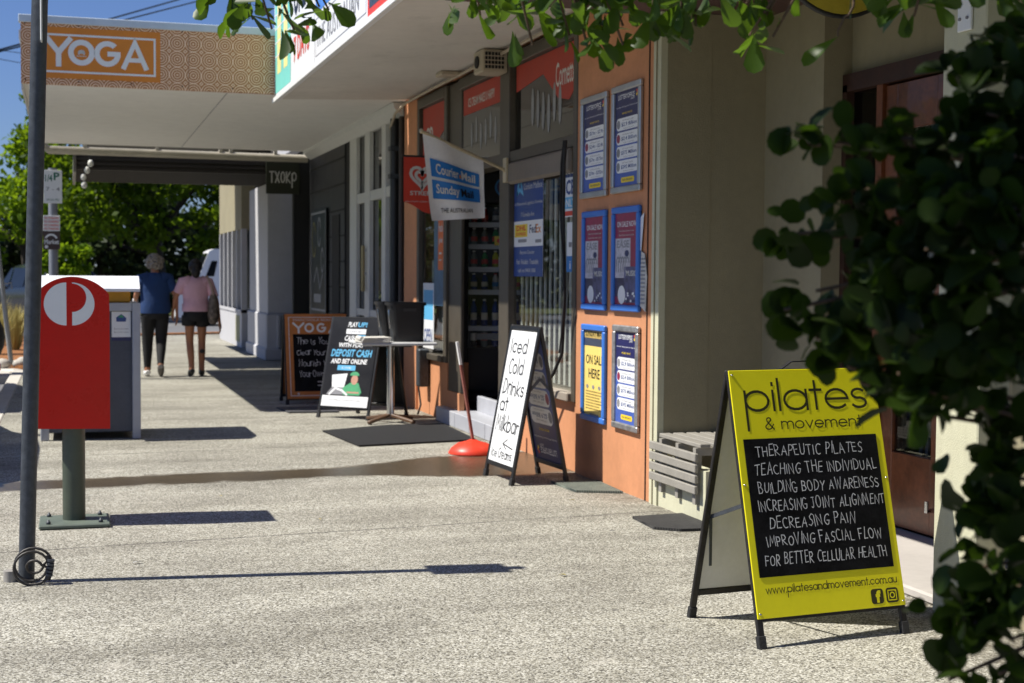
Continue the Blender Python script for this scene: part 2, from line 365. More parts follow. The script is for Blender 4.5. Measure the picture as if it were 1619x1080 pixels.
GLYPH = {
 'a': (x_, [bowl(r_), [(x_, x_), (x_, 0)]]), 'b': (x_, [bowl(r_), [(0, 1), (0, 0)]]), 'c': (x_*.9, [arc(r_, r_, r_, r_, 45, 315, 14)]),
 'd': (x_, [bowl(r_), [(x_, 1), (x_, 0)]]), 'e': (x_, [[(.01, r_), (x_, r_)]+arc(r_, r_, r_, r_, 0, 315, 16)[1:]]),
 'f': (.3, [[(.12, 0), (.12, .8)]+arc(.27, .82, .15, .16, 180, 80, 5), [(0, x_), (.28, x_)]]), 'g': (x_, [bowl(r_), [(x_, x_), (x_, -.1)]+arc(r_, -.08, r_, .24, 0, -150, 8)]),
 'h': (.5, [[(0, 0), (0, 1)], [(0, .35)]+arc(.25, .37, .25, .25, 180, 0, 8)+[(.5, 0)]]), 'i': (.04, [[(.02, 0), (.02, x_)], [(.02, .82), (.02, .87)]]),
 'k': (.45, [[(0, 0), (0, 1)], [(.42, x_), (.02, .27), (.45, 0)]]), 'l': (.04, [[(.02, 0), (.02, 1)]]),
 'm': (.86, [[(0, 0), (0, x_)], [(0, .38)]+arc(.215, .4, .215, .22, 180, 0, 8)+[(.43, 0)], [(.43, .38)]+arc(.645, .4, .215, .22, 180, 0, 8)+[(.86, 0)]]),
 'n': (.5, [[(0, 0), (0, x_)], [(0, .36)]+arc(.25, .37, .25, .25, 180, 0, 8)+[(.5, 0)]]), 'o': (x_, [bowl(r_)]),
 'p': (x_, [bowl(r_), [(0, x_), (0, -.62)]]), 'r': (.28, [[(0, 0), (0, x_)], [(0, .38)]+arc(.24, .36, .24, .26, 170, 60, 6)]),
 's': (.4, [arc(.2, .46, .18, .15, 40, 260, 9)+arc(.2, .16, .2, .16, 80, -150, 10)]), 't': (.3, [[(.14, 0), (.14, .9)], [(0, x_), (.3, x_)]]),
 'u': (.5, [[(0, x_), (0, .25)]+arc(.25, .25, .25, .25, 180, 360, 8)+[(.5, x_)], [(.5, .3), (.5, 0)]]), 'v': (.52, [[(0, x_), (.26, 0), (.52, x_)]]),
 'w': (.8, [[(0, x_), (.2, 0), (.4, x_), (.6, 0), (.8, x_)]]), 'y': (.5, [[(0, x_), (.25, 0)], [(.5, x_), (.12, -.34)]]),
 '.': (.05, [[(0, .0), (.04, .03)]]), '&': (.62, [[(.62, 0), (.16, .66)]+arc(.29, .82, .15, .16, 200, -30, 8)+[(.1, .36)]+arc(.25, .2, .23, .2, 150, 330, 9)+[(.6, .4)]]),
 '-': (.3, [[(0, .35), (.3, .35)]]), "'": (.05, [[(.03, 1), (0, .8)]]),
 'A': (.56, [[(0, 0), (.28, 1), (.56, 0)], [(.1, .36), (.47, .36)]]), 'B': (.5, [[(0, 0), (0, 1)], [(0, 1), (.3, .98), (.42, .8), (.32, .58), (.03, .52), (.36, .48), (.5, .25), (.36, .03), (0, 0)]]),
 'C': (.5, [arc(.32, .5, .32, .5, 55, 300, 10)]), 'D': (.55, [[(0, 0), (.02, 1), (.3, .95), (.52, .7), (.55, .4), (.4, .1), (0, 0)]]),
 'E': (.42, [[(.42, 1), (0, 1), (0, 0), (.42, .02)], [(0, .53), (.36, .53)]]), 'F': (.42, [[(.42, 1), (0, 1), (0, 0)], [(0, .53), (.34, .53)]]),
 'G': (.56, [arc(.32, .5, .32, .5, 50, 300, 10)+[(.56, .42), (.3, .42)]]), 'H': (.5, [[(0, 0), (0, 1)], [(.5, 0), (.5, 1)], [(0, .5), (.5, .52)]]),
 'I': (.06, [[(.03, 0), (.03, 1)]]), 'J': (.4, [[(.05, 1), (.4, 1)], [(.27, 1), (.27, .2)]+arc(.13, .2, .14, .2, 0, -140, 6)]), 'K': (.48, [[(0, 0), (0, 1)], [(.46, 1), (.02, .42), (.48, 0)]]),
 'L': (.4, [[(0, 1), (0, 0), (.4, .02)]]), 'M': (.66, [[(0, 0), (.08, 1), (.33, .3), (.58, 1), (.66, 0)]]), 'N': (.54, [[(0, 0), (0, 1), (.52, 0), (.54, 1)]]),
 'O': (.6, [arc(.3, .5, .3, .5, 80, 440, 14)]), 'P': (.44, [[(0, 0), (0, 1)], [(0, 1), (.3, .98), (.44, .76), (.3, .5), (0, .46)]]), 'R': (.48, [[(0, 0), (0, 1)], [(0, 1), (.3, .98), (.44, .76), (.3, .52), (.02, .5), (.48, 0)]]),
 'S': (.44, [[(.42, .9), (.22, 1), (.03, .8), (.12, .58), (.34, .46), (.44, .24), (.26, .01), (0, .1)]]), 'T': (.54, [[(0, 1), (.54, 1.02)], [(.27, 1), (.26, 0)]]),
 'U': (.5, [[(0, 1), (.02, .25), (.14, .02), (.34, .02), (.48, .25), (.5, 1)]]), 'V': (.54, [[(0, 1), (.27, 0), (.54, 1)]]), 'W': (.8, [[(0, 1), (.2, 0), (.4, .8), (.6, 0), (.8, 1)]]),
 'X': (.5, [[(0, 1), (.5, 0)], [(.5, 1), (0, 0)]]),
 'Y': (.5, [[(0, 1), (.25, .5), (.5, 1)], [(.25, .5), (.24, 0)]]),
}

# ------------------------------------------------------------------ ground, road, kerb, footpath
def ground_mat():
    m, nt, N, b = new_mat('dry_grass_ground'); v = objc(nt)
    n1 = noise(nt, .35, 6, .7, v); n2 = noise(nt, 9, 5, .7, v)
    f = mth(nt, 'ADD', mth(nt, 'MULTIPLY', n1.outputs[0], .5), mth(nt, 'MULTIPLY', n2.outputs[0], .5))
    nt.links.new(ramp(nt, f, .35, .65, (.05, .085, .018), (.19, .2, .06)), b.inputs['Base Color']); b.inputs['Roughness'].default_value = .95
    return m
def asphalt_mat():
    m, nt, N, b = new_mat('asphalt'); v = objc(nt)
    n1 = noise(nt, .5, 6, .7, v); n2 = noise(nt, 120, 3, .7, v)
    f = mth(nt, 'ADD', mth(nt, 'MULTIPLY', n1.outputs[0], .5), mth(nt, 'MULTIPLY', n2.outputs[0], .5))
    nt.links.new(ramp(nt, f, .3, .7, (.09, .09, .095), (.21, .21, .22)), b.inputs['Base Color']); b.inputs['Roughness'].default_value = .9
    bump(nt, n2.outputs[0], .5, .01, b); return m
def footpath_mat():
    m, nt, N, b = new_mat('exposed_aggregate'); v = objc(nt)
    sep = N.new('ShaderNodeSeparateXYZ'); nt.links.new(v, sep.inputs[0]); X, Y = sep.outputs[0], sep.outputs[1]
    # small pebbles in cement
    vo = N.new('ShaderNodeTexVoronoi'); vo.inputs['Scale'].default_value = 150; nt.links.new(v, vo.inputs['Vector'])
    vs = N.new('ShaderNodeSeparateColor'); nt.links.new(vo.outputs['Color'], vs.inputs[0])
    n2 = noise(nt, 100, 3, .75, v)
    g = mth(nt, 'ADD', mth(nt, 'MULTIPLY', vs.outputs[0], .48), mth(nt, 'MULTIPLY', n2.outputs[0], .62))
    cr = N.new('ShaderNodeValToRGB'); e = cr.color_ramp.elements
    e[0].position = .29; e[0].color = (.05, .045, .036, 1); e[1].position = .46; e[1].color = (.25, .236, .19, 1)
    for p, c in ((.6, (.385, .365, .298, 1)), (.76, (.6, .585, .52, 1))):
        q = e.new(p); q.color = c
    nt.links.new(g, cr.inputs[0])
    c = cr.outputs[0]
    # wear: pale and grey patches, smudges drawn out along the wash-down direction
    mp = N.new('ShaderNodeMapping'); mp.inputs['Scale'].default_value = (.55, 1.6, 1); nt.links.new(v, mp.inputs[0])
    n3 = noise(nt, .9, 7, .68, mp.outputs[0]); n4 = noise(nt, 2.6, 7, .75, mp.outputs[0])
    c = mixc(nt, ramp(nt, n3.outputs[0], .42, .66), c, (.62, .61, .6), 'MULTIPLY')
    n5 = noise(nt, 1.5, 6, .7, v); c = mixc(nt, mth(nt, 'MULTIPLY', ramp(nt, n5.outputs[0], .6, .75), .5), c, (.66, .62, .54))
    v6 = N.new('ShaderNodeTexVoronoi'); v6.feature = 'F1'; v6.inputs['Scale'].default_value = 2.3; nt.links.new(v, v6.inputs['Vector'])   # trodden gum and drips
    c = mixc(nt, mth(nt, 'MULTIPLY', mth(nt, 'LESS_THAN', v6.outputs['Distance'], .045), .6), c, (.1, .095, .09))
    c = mixc(nt, mth(nt, 'MULTIPLY', ramp(nt, n4.outputs[0], .6, .74), .75), c, (.42, .41, .4), 'MULTIPLY')
    # saw-cut joints across the path
    wob = mth(nt, 'MULTIPLY', mth(nt, 'SUBTRACT', noise(nt, 3, 4, .6, v).outputs[0], .5), .02)
    yy = mth(nt, 'SUBTRACT', mth(nt, 'SUBTRACT', Y, mth(nt, 'MULTIPLY', X, .085)), wob)
    jm = None
    for y0 in (-.5, 3.5, 7.52, 11.35, 15.2, 19.1, 22.6, 26.4, 30.1):
        d = mth(nt, 'ABSOLUTE', mth(nt, 'SUBTRACT', yy, y0))
        k = mth(nt, 'LESS_THAN', d, .008 if y0 < 12 else .014)
        jm = k if jm is None else mth(nt, 'MAXIMUM', jm, k)
    jn = mth(nt, 'MULTIPLY', jm, ramp(nt, noise(nt, 5, 4, .6, v).outputs[0], .28, .55))
    c = mixc(nt, jn, c, (.05, .045, .04))
    # wash water running from the shop to the kerb
    wn_ = mth(nt, 'MULTIPLY', mth(nt, 'SUBTRACT', noise(nt, 2.2, 5, .6, v).outputs[0], .5), .34)
    cen = mth(nt, 'ADD', 9.79, mth(nt, 'MULTIPLY', mth(nt, 'ADD', X, .45), .085))
    sm = N.new('ShaderNodeMapRange'); sm.interpolation_type = 'SMOOTHSTEP'; sm.inputs[1].default_value = 1.7; sm.inputs[2].default_value = 3.0; sm.inputs[3].default_value = .23; sm.inputs[4].default_value = .6
    nt.links.new(X, sm.inputs[0])
    dd = mth(nt, 'ADD', mth(nt, 'ABSOLUTE', mth(nt, 'SUBTRACT', Y, cen)), wn_)
    wet = N.new('ShaderNodeMapRange'); wet.interpolation_type = 'SMOOTHSTEP'; wet.inputs[3].default_value = 1; wet.inputs[4].default_value = 0
    nt.links.new(dd, wet.inputs[0]); nt.links.new(mth(nt, 'SUBTRACT', sm.outputs[0], .05), wet.inputs[1]); nt.links.new(mth(nt, 'ADD', sm.outputs[0], .05), wet.inputs[2])
    w = wet.outputs[0]
    c = mixc(nt, w, c, mixc(nt, 1.0, c, (.25, .2, .15), 'MULTIPLY'))
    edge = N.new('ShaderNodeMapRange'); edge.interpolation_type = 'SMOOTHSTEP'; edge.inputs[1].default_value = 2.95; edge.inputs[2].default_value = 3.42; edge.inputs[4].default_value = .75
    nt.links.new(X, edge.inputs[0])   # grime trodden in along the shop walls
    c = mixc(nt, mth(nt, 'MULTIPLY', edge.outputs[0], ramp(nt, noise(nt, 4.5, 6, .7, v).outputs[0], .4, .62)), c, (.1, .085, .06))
    nt.links.new(c, b.inputs['Base Color'])
    rg = N.new('ShaderNodeMapRange'); rg.inputs[3].default_value = .85; rg.inputs[4].default_value = .3; nt.links.new(w, rg.inputs[0])
    nt.links.new(rg.outputs[0], b.inputs['Roughness'])
    bs = N.new('ShaderNodeMapRange'); bs.inputs[3].default_value = .7; bs.inputs[4].default_value = .08; nt.links.new(w, bs.inputs[0])
    bp = N.new('ShaderNodeBump'); bp.inputs['Distance'].default_value = .006; nt.links.new(bs.outputs[0], bp.inputs['Strength'])
    nt.links.new(g, bp.inputs['Height']); nt.links.new(bp.outputs[0], b.inputs['Normal'])
    return m
b = MB(); b.add([(-900, -900, -.16), (900, -900, -.16), (900, 1500, -.16), (-900, 1500, -.16)], [(0, 1, 2, 3)], ground_mat()); struct(b, 'ground')
asp = asphalt_mat()
b = MB(); b.box(-9, -.8, -25, 36, -.4, -.13, asp); b.box(-60, 60, 36.0, 52, -.4, -.13, asp); struct(b, 'road')
kerbm = M('kerb_concrete', srgb(196, 190, 180), .85, var=.1, vs=3, bmp=.3, bs=80, dirt=.2)
b = MB(); b.box(-.8, -.62, -25, 21.6, -.4, -.004, kerbm, .02)
b.bar((-.71, 21.6, -.2), (-1.6, 23.2, -.2), .18, .4, kerbm, bev=.02); b.bar((-1.6, 23.2, -.2), (-1.9, 31.5, -.2), .18, .4, kerbm, bev=.02); b.bar((-1.9, 31.5, -.2), (6, 34.6, -.2), .18, .4, kerbm, bev=.02)
b.box(-2.3, -.8, 20.7, 22.0, -.4, -.02, kerbm, .02); struct(b, 'kerb')
b = MB(); b.prism([(-.62, -6), (5.2, -6), (5.2, 9), (12, 9), (12, 33.9), (4.5, 33.9), (-1.0, 31.7), (-.62, 30.9)], (0, 0, -.3), Vector((1, 0, 0)), Vector((0, 1, 0)), Vector((0, 0, .3)), footpath_mat()); struct(b, 'footpath')
mulchm = M('bark_mulch', srgb(150, 98, 54), .95, var=.5, vs=16, bmp=1, bs=50)
b = MB(); b.prism([(-.63, 21.9), (-.63, 30.8), (-1.05, 31.6), (-1.8, 31.4), (-1.5, 23.4)], (0, 0, -.1), Vector((1, 0, 0)), Vector((0, 1, 0)), Vector((0, 0, .13)), mulchm)
b.prism([(-.9, 31.9), (3.6, 33.6), (3.4, 34.0), (-1.2, 32.1)], (0, 0, -.1), Vector((1, 0, 0)), Vector((0, 1, 0)), Vector((0, 0, .14)), mulchm)
tag(b.build('mulch'), 'brown bark mulch spread over the kerbside garden bed', 'mulch', kind='stuff')
b = MB(); b.box(-60, -9, -25, 35.8, -.4, -.05, MATS.setdefault('verge', ground_mat())); b.box(-60, 60, 52, 300, -.4, -.05, MATS['verge']); struct(b, 'grass_verge')

# ------------------------------------------------------------------ milk bar (orange shop) and its canopy
XF = 3.43
shop = thing('milk_bar_shop', 'orange rendered milk bar with dark framed shop windows under a white signed canopy', 'shop', (XF, 11.5, 0))
b = MB(); W = orange_w
b.box(XF, 3.66, 8.12, 9.50, 0, 3.24, W); b.box(XF+.02, 3.66, 9.50, 11.38, 0, .5, W); b.box(XF+.02, 3.66, 13.18, 14.38, 0, .56, W)
b.box(XF, 3.66, 14.38, 14.95, 0, 3.24, W); b.box(3.45, 3.5, 12.74, 13.18, 0, .3, W)
b.tube([(XF-.003, 8.2, z*.2) for z in range(17)], .006, M('crack_dark', (.05, .03, .02), .9), 5)
b.build('wall', shop)
b = MB()   # ledges and posts of the shop front
for y0, y1, z0, z1, x0 in ((9.50, 9.58, .5, 3.2, XF-.01), (11.12, 11.38, .28, 3.2, XF-.012), (12.74, 13.18, .3, 3.2, XF+.03), (13.18, 13.28, .56, 3.2, XF), (14.3, 14.38, .56, 3.2, XF)):
    b.box(x0, 3.495, y0, y1, z0, z1, bronze, .006)
for y0, y1 in ((9.58, 11.12), (11.38, 12.74), (13.28, 14.3)):
    b.box(XF-.004, 3.6, y0, y1, 2.32, 2.41, bronze, .006); b.box(XF-.002, 3.6, y0, y1, 3.1, 3.2, bronze, .006)
b.box(XF-.04, 3.62, 9.58, 11.12, .5, .565, M('sill_grey', srgb(150, 140, 128), .7, dirt=.3), .008); b.box(XF-.02, 3.62, 13.28, 14.3, .56, .62, bronze, .006)
b.build('window_frame', shop)
b = MB(); b.box(3.47, 3.475, 9.58, 11.12, .565, 2.32, gl_shop); b.build('pane', shop)
b = MB(); b.box(3.47, 3.475, 9.58, 11.12, 2.41, 3.1, gl_shop); b.build('pane', shop)
b = MB(); b.box(3.47, 3.475, 11.38, 12.74, 2.41, 3.1, gl_shop); b.build('pane', shop)
b = MB(); b.box(3.47, 3.475, 13.28, 14.3, .62, 2.32, gl_shop); b.box(3.47, 3.475, 13.28, 14.3, 2.41, 3.1, gl_shop); b.build('pane', shop)
b = MB(); b.box(XF-.03, 3.46, 9.6, 11.1, 2.14, 2.315, M('shutter_box', srgb(122, 112, 100), .6, var=.1), .02); b.build('roller_shutter_box', shop)
b = MB()
for i in range(13): b.obox((3.53, 9.66+i*.118, 1.36), (.012, 0, 0), (0, .045, 0), (0, 0, 1.55), M('vertical_blind', (.8, .78, .72), .8, var=.05))
o = b.build('vertical_blinds', shop)
b = MB()
for i in range(9): b.obox((3.56, 13.3+i*.11, 1.1), (.012, 0, 0), (0, .06, 0), (0, 0, .9), MATS['vertical_blind'])
b.build('vertical_blinds', shop)
b = MB()
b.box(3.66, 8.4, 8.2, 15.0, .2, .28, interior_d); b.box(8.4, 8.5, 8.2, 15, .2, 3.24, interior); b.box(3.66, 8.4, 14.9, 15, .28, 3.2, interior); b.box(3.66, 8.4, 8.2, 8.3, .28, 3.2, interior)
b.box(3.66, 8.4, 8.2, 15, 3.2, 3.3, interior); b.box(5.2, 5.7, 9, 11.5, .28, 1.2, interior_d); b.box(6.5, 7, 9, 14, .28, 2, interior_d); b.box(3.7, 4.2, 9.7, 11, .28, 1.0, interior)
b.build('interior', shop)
red_d = M('decal_red', srgb(176, 62, 46), .6, var=.08)
b = MB()  # decals on the glass
P = Panel(b, (3.468, 12.72, 0), (0, -1, 0), (0, 0, 1))
P.rect(.02, 2.86, 1.3, 3.09, red_d, 0); P.text('ICE CREAM MAKES U HAPPY', .18, 2.92, 1.02, 3.0, offw, .001, .012)
P2 = Panel(b, (3.468, 11.1, 0), (0, -1, 0), (0, 0, 1))
P2.poly([(.02, 2.88), (.7, 2.94), (1.05, 2.72), (1.3, 2.68), (1.48, 2.78), (1.48, 3.09), (.02, 3.09)], red_d, 0)
for i in range(6): P2.disc(.45+i*.13, 2.72-.03*i % .1, .035, .15, M('etched_white', (.3, .3, .29), .8), .001, 12)
P2.text('Cornetto', 1.0, 2.8, 1.44, 2.98, offw, .001, .01)
for i in range(7): P.disc(.3+i*.15, 2.66+.04*math.sin(i*2), .03, .12, MATS['etched_white'], 0, 12)
P3 = Panel(b, (3.468, 14.29, 0), (0, -1, 0), (0, 0, 1))
P3.poly([(.02, 2.42), (.45, 2.45), (.62, 2.72), (.98, 2.84), (.98, 3.09), (.02, 3.09)], red_d, 0)
def heart(P, u, v, s, m, d, w=.16):
    for k in (1.0, .55):
        pts = []
        for i in range(29):
            t = math.pi*2*i/28; hx = 16*math.sin(t)**3/17; hy = (13*math.cos(t)-5*math.cos(2*t)-2*math.cos(3*t)-math.cos(4*t))/17
            pts.append((u+hx*s*k, v+hy*s*k-.05*s*(1-k)))
        P.stroke(pts, s*w*1.5, m, d)
heart(P3, .3, 2.78, .13, offw, .001)
P3.rect(.05, .66, .5, 1.32, whitev, 0); P3.rect(.08, .95, .47, 1.25, skyblue, .001); P3.text('OPEN', .1, .72, .44, .86, navy3, .001, .02)
P3.rect(.5, 1.1, .98, 2.0, M('decal_teal', (.08, .16, .24), .5, var=.3, vs=10), 0)
b.build('window_decal', shop)
# canopy with its sign fascia
cn = MB(); cn.prism([(2.07, 3.2), (3.44, 3.25), (3.44, 3.42), (2.07, 3.42)], (0, 14.8, 0), Vector((1, 0, 0)), Vector((0, 0, 1)), Vector((0, -6.68, 0)), soffit)
canopy = cn.build('canopy', shop)
b = MB(); b.box(2.03, 2.07, 8.12, 14.82, 3.17, 4.35, whitev, .004); b.box(2.0, 2.03, 8.12, 14.82, 3.15, 3.2, white, .004)
P = Panel(b, (2.03, 14.82, 0), (0, -1, 0), (0, 0, 1))   # u = distance from the far end
def fx(y): return 14.82-y
tealm = M('sign_teal', srgb(120, 205, 195), .45, var=.08, vs=6); cream_y = M('sign_cream_yellow', srgb(244, 226, 150), .45)
P.rect(.05, 3.24, fx(13.7), 4.3, tealm, .002)
for u in (.22, .66): P.rect(u, 3.42, u+.26, 4.2, cream_y, .003)
for k in range(5): P.rect(.05, 3.6+.14*k, fx(13.7), 3.615+.14*k, whitev, .004)
P.text('7 DAYS', fx(13.5), 3.38, fx(12.6), 3.62, red_s, .003, .02); P.text('OPEN', fx(13.5), 3.8, fx(12.6), 4.2, blackv, .003, .03)
P.rect(fx(12.33), 3.22, fx(12.32), 4.33, greyink, .002); P.outline(fx(12.26), 3.26, fx(10.08), 3.58, .008, greyink, .002)
P.text('THE AUSTRALIAN', fx(12.2), 3.33, fx(10.35), 3.5, greyink, .003); P.disc(fx(10.25), 3.5, .03, .03, red_s, .003)
P.rect(fx(12.26), 3.62, fx(10.08), 4.3, M('sign_mid_blue', srgb(74, 130, 208), .45), .002); P.text('SundayMail', fx(12.1), 3.72, fx(10.3), 4.1, whitev, .003, .02)
P.rect(fx(10.02), 3.2, fx(8.2), 4.33, red_s, .002); P.rect(fx(9.96), 3.27, fx(8.3), 4.3, M('sign_dark_photo', srgb(62, 72, 88), .4, var=.7, vs=14), .003)
b.build('fascia_sign', canopy)
b = MB(); b.box(3.5, 9, 8.12, 14.95, 3.42, 4.5, offw); b.box(3.44, 3.5, 8.12, 14.95, 3.24, 4.5, W); b.build('parapet', shop)
st = thing('tiled_entry_steps', 'two low pale tiled steps up to the milk bar doorway', 'steps', (3.5, 12.2, 0))
b = MB(); b.box(3.37, 3.62, 11.16, 13.3, 0, .14, tile_w, .006)
for y in (11.6, 12.1, 12.6): b.box(3.368, 3.37, y, y+.006, 0.005, .135, greyink)
b.build('lower_step', st)
b = MB(); b.box(3.62, 4.6, 11.4, 12.74, 0, .28, tile_w, .006); b.build('upper_step', st)

# soffit vent box, conduit
vt = thing('vent_box', 'beige vent box with a grille under the milk bar canopy', 'vent', (3.3, 11.3, 3.1))
b = MB(); beige = M('beige_plastic', srgb(178, 166, 146), .6, var=.06); b.box(3.2, 3.42, 11.16, 11.42, 3.05, 3.236, beige, .012); b.build('casing', vt)
b = MB()
for i in range(6): b.box(3.225+i*.028, 3.243+i*.028, 11.15, 11.162, 3.08, 3.21, interior_d)
for k in range(3): b.box(3.22, 3.4, 11.145, 11.16, 3.105+k*.035, 3.113+k*.035, beige)
b.build('grille', vt)
b = MB(); b.tube([(3.198, 11.29, 3.14), (3.185, 11.29, 3.14)], .05, interior_d, 16); b.build('duct_opening', vt)
b = MB(); b.tube([(3.36, 15.35, 3.0), (3.34, 15.0, 3.13), (3.38, 14.7, 3.2), (3.37, 13.5, 3.205), (3.37, 12.0, 3.205), (3.36, 11.6, 3.2), (3.36, 10.2, 3.2), (3.36, 8.4, 3.2)], .014, beige, 8)
tag(b.build('conduit', loc=(3.37, 12, 3.2)), 'thin pale conduit running along the top of the milk bar front', 'conduit')
b = MB(); b.box(3.2, 3.4, 12.5, 12.7, 3.2, 3.24, beige, .008); tag(b.build('junction_box', loc=(3.3, 12.6, 3.22)), 'small beige junction box on the canopy soffit beside the conduit', 'junction box')
pts = [(3.36, 9.56, 2.36), (3.35, 9.56, 2.2), (3.35, 9.57, 1.9), (3.36, 9.59, 1.7), (3.35, 9.54, 1.5), (3.35, 9.53, 1.25), (3.36, 9.58, 1.0), (3.36, 9.6, .85), (3.34, 9.72, .7), (3.3, 9.95, .52), (3.3, 10.2, .4), (3.32, 10.5, .2)]
b = MB(); b.tube(pts, .013, rubber, 8); b.tube([(p[0]-.012, p[1]+.03*math.sin(i), p[2]) for i, p in enumerate(pts[:8])], .009, rubber, 8)
tag(b.build('power_cable', loc=(3.35, 9.56, 2.3)), 'loose black cable hanging down the window edge beside the orange pier', 'cable')

# ------------------------------------------------------------------ cream building with the timber door
cb = thing('cream_building', 'cream rendered building with a recessed timber door beside the orange milk bar', 'building', (4, 6.5, 0))
b = MB()
b.box(XF-.012, 3.75, 8.0, 8.117, 0, 2.998, cream); b.box(XF-.02, XF-.005, 8.055, 8.06, 0, 2.998, olive)
b.box(3.75, 4.3, 8.0, 8.2, 0, 2.998, olive); b.box(XF+.03, 3.75, 7.996, 7.9995, 0, 2.998, olive)
b.box(4.12, 4.4, 7.29, 8.0, 0, 3.2, olive); b.box(4.4, 4.6, 6.2, 7.29, 2.56, 3.2, cream); b.box(4.3, 4.4, 6.2, 7.288, 2.56, 3.2, olive)
b.box(4.3, 4.6, 5.3, 6.2, 0, 3.2, olive); b.build('wall', cb)
b = MB(); b.box(XF, 3.52, 7.32, 7.995, 0, .3, cream); b.build('plinth_wall', cb)
b = MB(); b.box(3.47, 3.62, 4.87, 5.16, 0, 3.0, cream, .006); b.build('pier', cb)
b = MB(); b.box(3.622, 4.5, 4.5, 4.86, 0, 3.0, olive); b.box(3.9, 4.0, 2.5, 4.5, 0, 3.0, olive); b.build('wall', cb)
b = MB(); b.box(2.1, 4.7, 2.5, 8.115, 3.0, 3.1, M('maroon_soffit', srgb(84, 60, 56), .7)); b.build('canopy', cb)
b = MB(); b.box(2.04, 2.1, 2.5, 8.11, 3.02, 3.7, cream); b.box(3.6, 9, 2.5, 8.1, 3.2, 4.6, cream); b.build('parapet', cb)
b = MB(); b.box(3.52, 4.3, 5.17, 7.3, 0, .045, concrete, .01); b.build('step', cb)
YD0, YD1 = 6.28, 7.24; XD = 4.27
b = MB(); b.box(XD-.03, 4.42, YD1, 7.288, .05, 2.5, timber_d); b.box(XD-.03, 4.42, YD0-.06, 7.288, 2.46, 2.56, timber_d); b.box(XD-.02, 4.42, 6.88, 6.94, .05, 2.46, timber); b.box(XD-.02, 4.42, YD0-.06, YD0-.005, .05, 2.46, timber_d); b.build('door_frame', cb)
d = MB(); d.box(XD, XD+.05, YD0, YD0+.11, .06, 2.45, timber, .004); d.box(XD, XD+.05, 6.76, 6.876, .06, 2.45, timber, .004); d.box(XD+.001, XD+.049, YD0+.11, 6.76, .06, .46, timber, .004); d.box(XD+.001, XD+.049, YD0+.11, 6.76, 2.2, 2.45, timber, .004)
door = d.build('door', cb)
b = MB(); b.box(XD+.02, XD+.026, YD0+.11, 6.76, .46, 2.2, gl_dark); b.build('pane', door)
b = MB(); b.tube([(XD-.05, YD0+.06, .2), (XD, YD0+.06, .2)], .012, chrome); b.tube([(XD-.05, YD0+.06, .19), (XD-.05, YD0+.06, .25)], .012, chrome); b.build('door_stop', door)
b = MB(); b.box(XD+.02, XD+.026, 6.94, YD1, .06, 2.46, gl_dark); b.build('sidelight_pane', cb)
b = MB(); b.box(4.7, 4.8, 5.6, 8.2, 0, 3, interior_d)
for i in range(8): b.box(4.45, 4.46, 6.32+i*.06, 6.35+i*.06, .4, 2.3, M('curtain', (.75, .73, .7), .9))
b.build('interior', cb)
sg = thing('sign_plate', 'small white metal plate screwed to the cream pier above the timber door', 'sign', (3.46, 5.0, 2.6))
b = MB(); b.box(3.455, 3.468, 4.955, 5.045, 2.40, 2.95, whitev, .003); b.build('plate', sg)
for yy in (4.975, 5.025):
    b = MB(); b.tube([(3.449, yy, 2.45), (3.456, yy, 2.45)], .007, greyink); b.build('screw', sg)
rl = thing('round_hanging_sign', 'round yellow sign with a dark rim hanging above the recessed doorway', 'sign', (3.42, 5.9, 3.0))
b = MB(); b.tube([(3.42, 5.9, 2.95), (3.42, 5.93, 2.95)], .33, M('sign_mustard', srgb(196, 176, 60), .4), 48, smooth=False); b.build('sign_face', rl)
b = MB(); b.tube([(3.42+.335*math.cos(R(a)), 5.915, 2.95+.335*math.sin(R(a))) for a in range(0, 360, 8)], .014, blackp, 8, closed=True); b.build('rim', rl)

# slatted bench in the recess, and its twin past the pier
def bench(label, y0, y1, x0=XF-.04, depth=.62):
    t = thing('slatted_bench', label, 'bench', (x0+.3, (y0+y1)/2, 0), 'grey slatted benches in the wall recesses')
    b = MB(); n = 7
    for i in range(n):
        xx = x0+.03+i*depth/n; b.box(xx, xx+depth/n-.022, y0+.02, y1, .425, .45, greywood, .004)
    b.build('seat', t)
    b = MB()
    for k in range(4): b.box(x0-.012, x0+.012, y0, y1+.06, .165+k*.062, .212+k*.062, greywood, .004)
    b.build('front_slats', t)
    for yy in (y0+.06, (y0+y1)/2, y1-.06):
        b = MB(); b.box(x0+.013, x0+.05, yy-.02, yy+.02, .1, .424, greywood); b.box(x0+.05, x0+depth, yy-.02, yy+.02, .38, .424, greywood); b.build('bracket', t)
bench('grey slatted bench against the cream wall beside the orange pier', 7.36, 7.97)
bench('grey slatted bench past the cream pier behind the dark shrub', 3.3, 4.45, 3.5, .38)

# ------------------------------------------------------------------ yoga building, dark front, white joinery
def ring_mat():
    m, nt, N, bs = new_mat('ring_pattern'); v = objc(nt); sep = N.new('ShaderNodeSeparateXYZ'); nt.links.new(v, sep.inputs[0])
    cs = .158
    def cell(o): return mth(nt, 'MULTIPLY', mth(nt, 'SUBTRACT', mth(nt, 'FRACT', mth(nt, 'DIVIDE', o, cs)), .5), 2.0)
    a, c = cell(sep.outputs[0]), cell(sep.outputs[2])
    r = mth(nt, 'SQRT', mth(nt, 'ADD', mth(nt, 'MULTIPLY', a, a), mth(nt, 'MULTIPLY', c, c)))
    wv = mth(nt, 'SINE', mth(nt, 'MULTIPLY', r, 21.0))
    f = ramp(nt, wv, .3, .8)
    nt.links.new(mixc(nt, f, srgb(176, 118, 70), srgb(240, 212, 182)), bs.inputs['Base Color']); bs.inputs['Roughness'].default_value = .5
    MATS['ring'] = m; return m
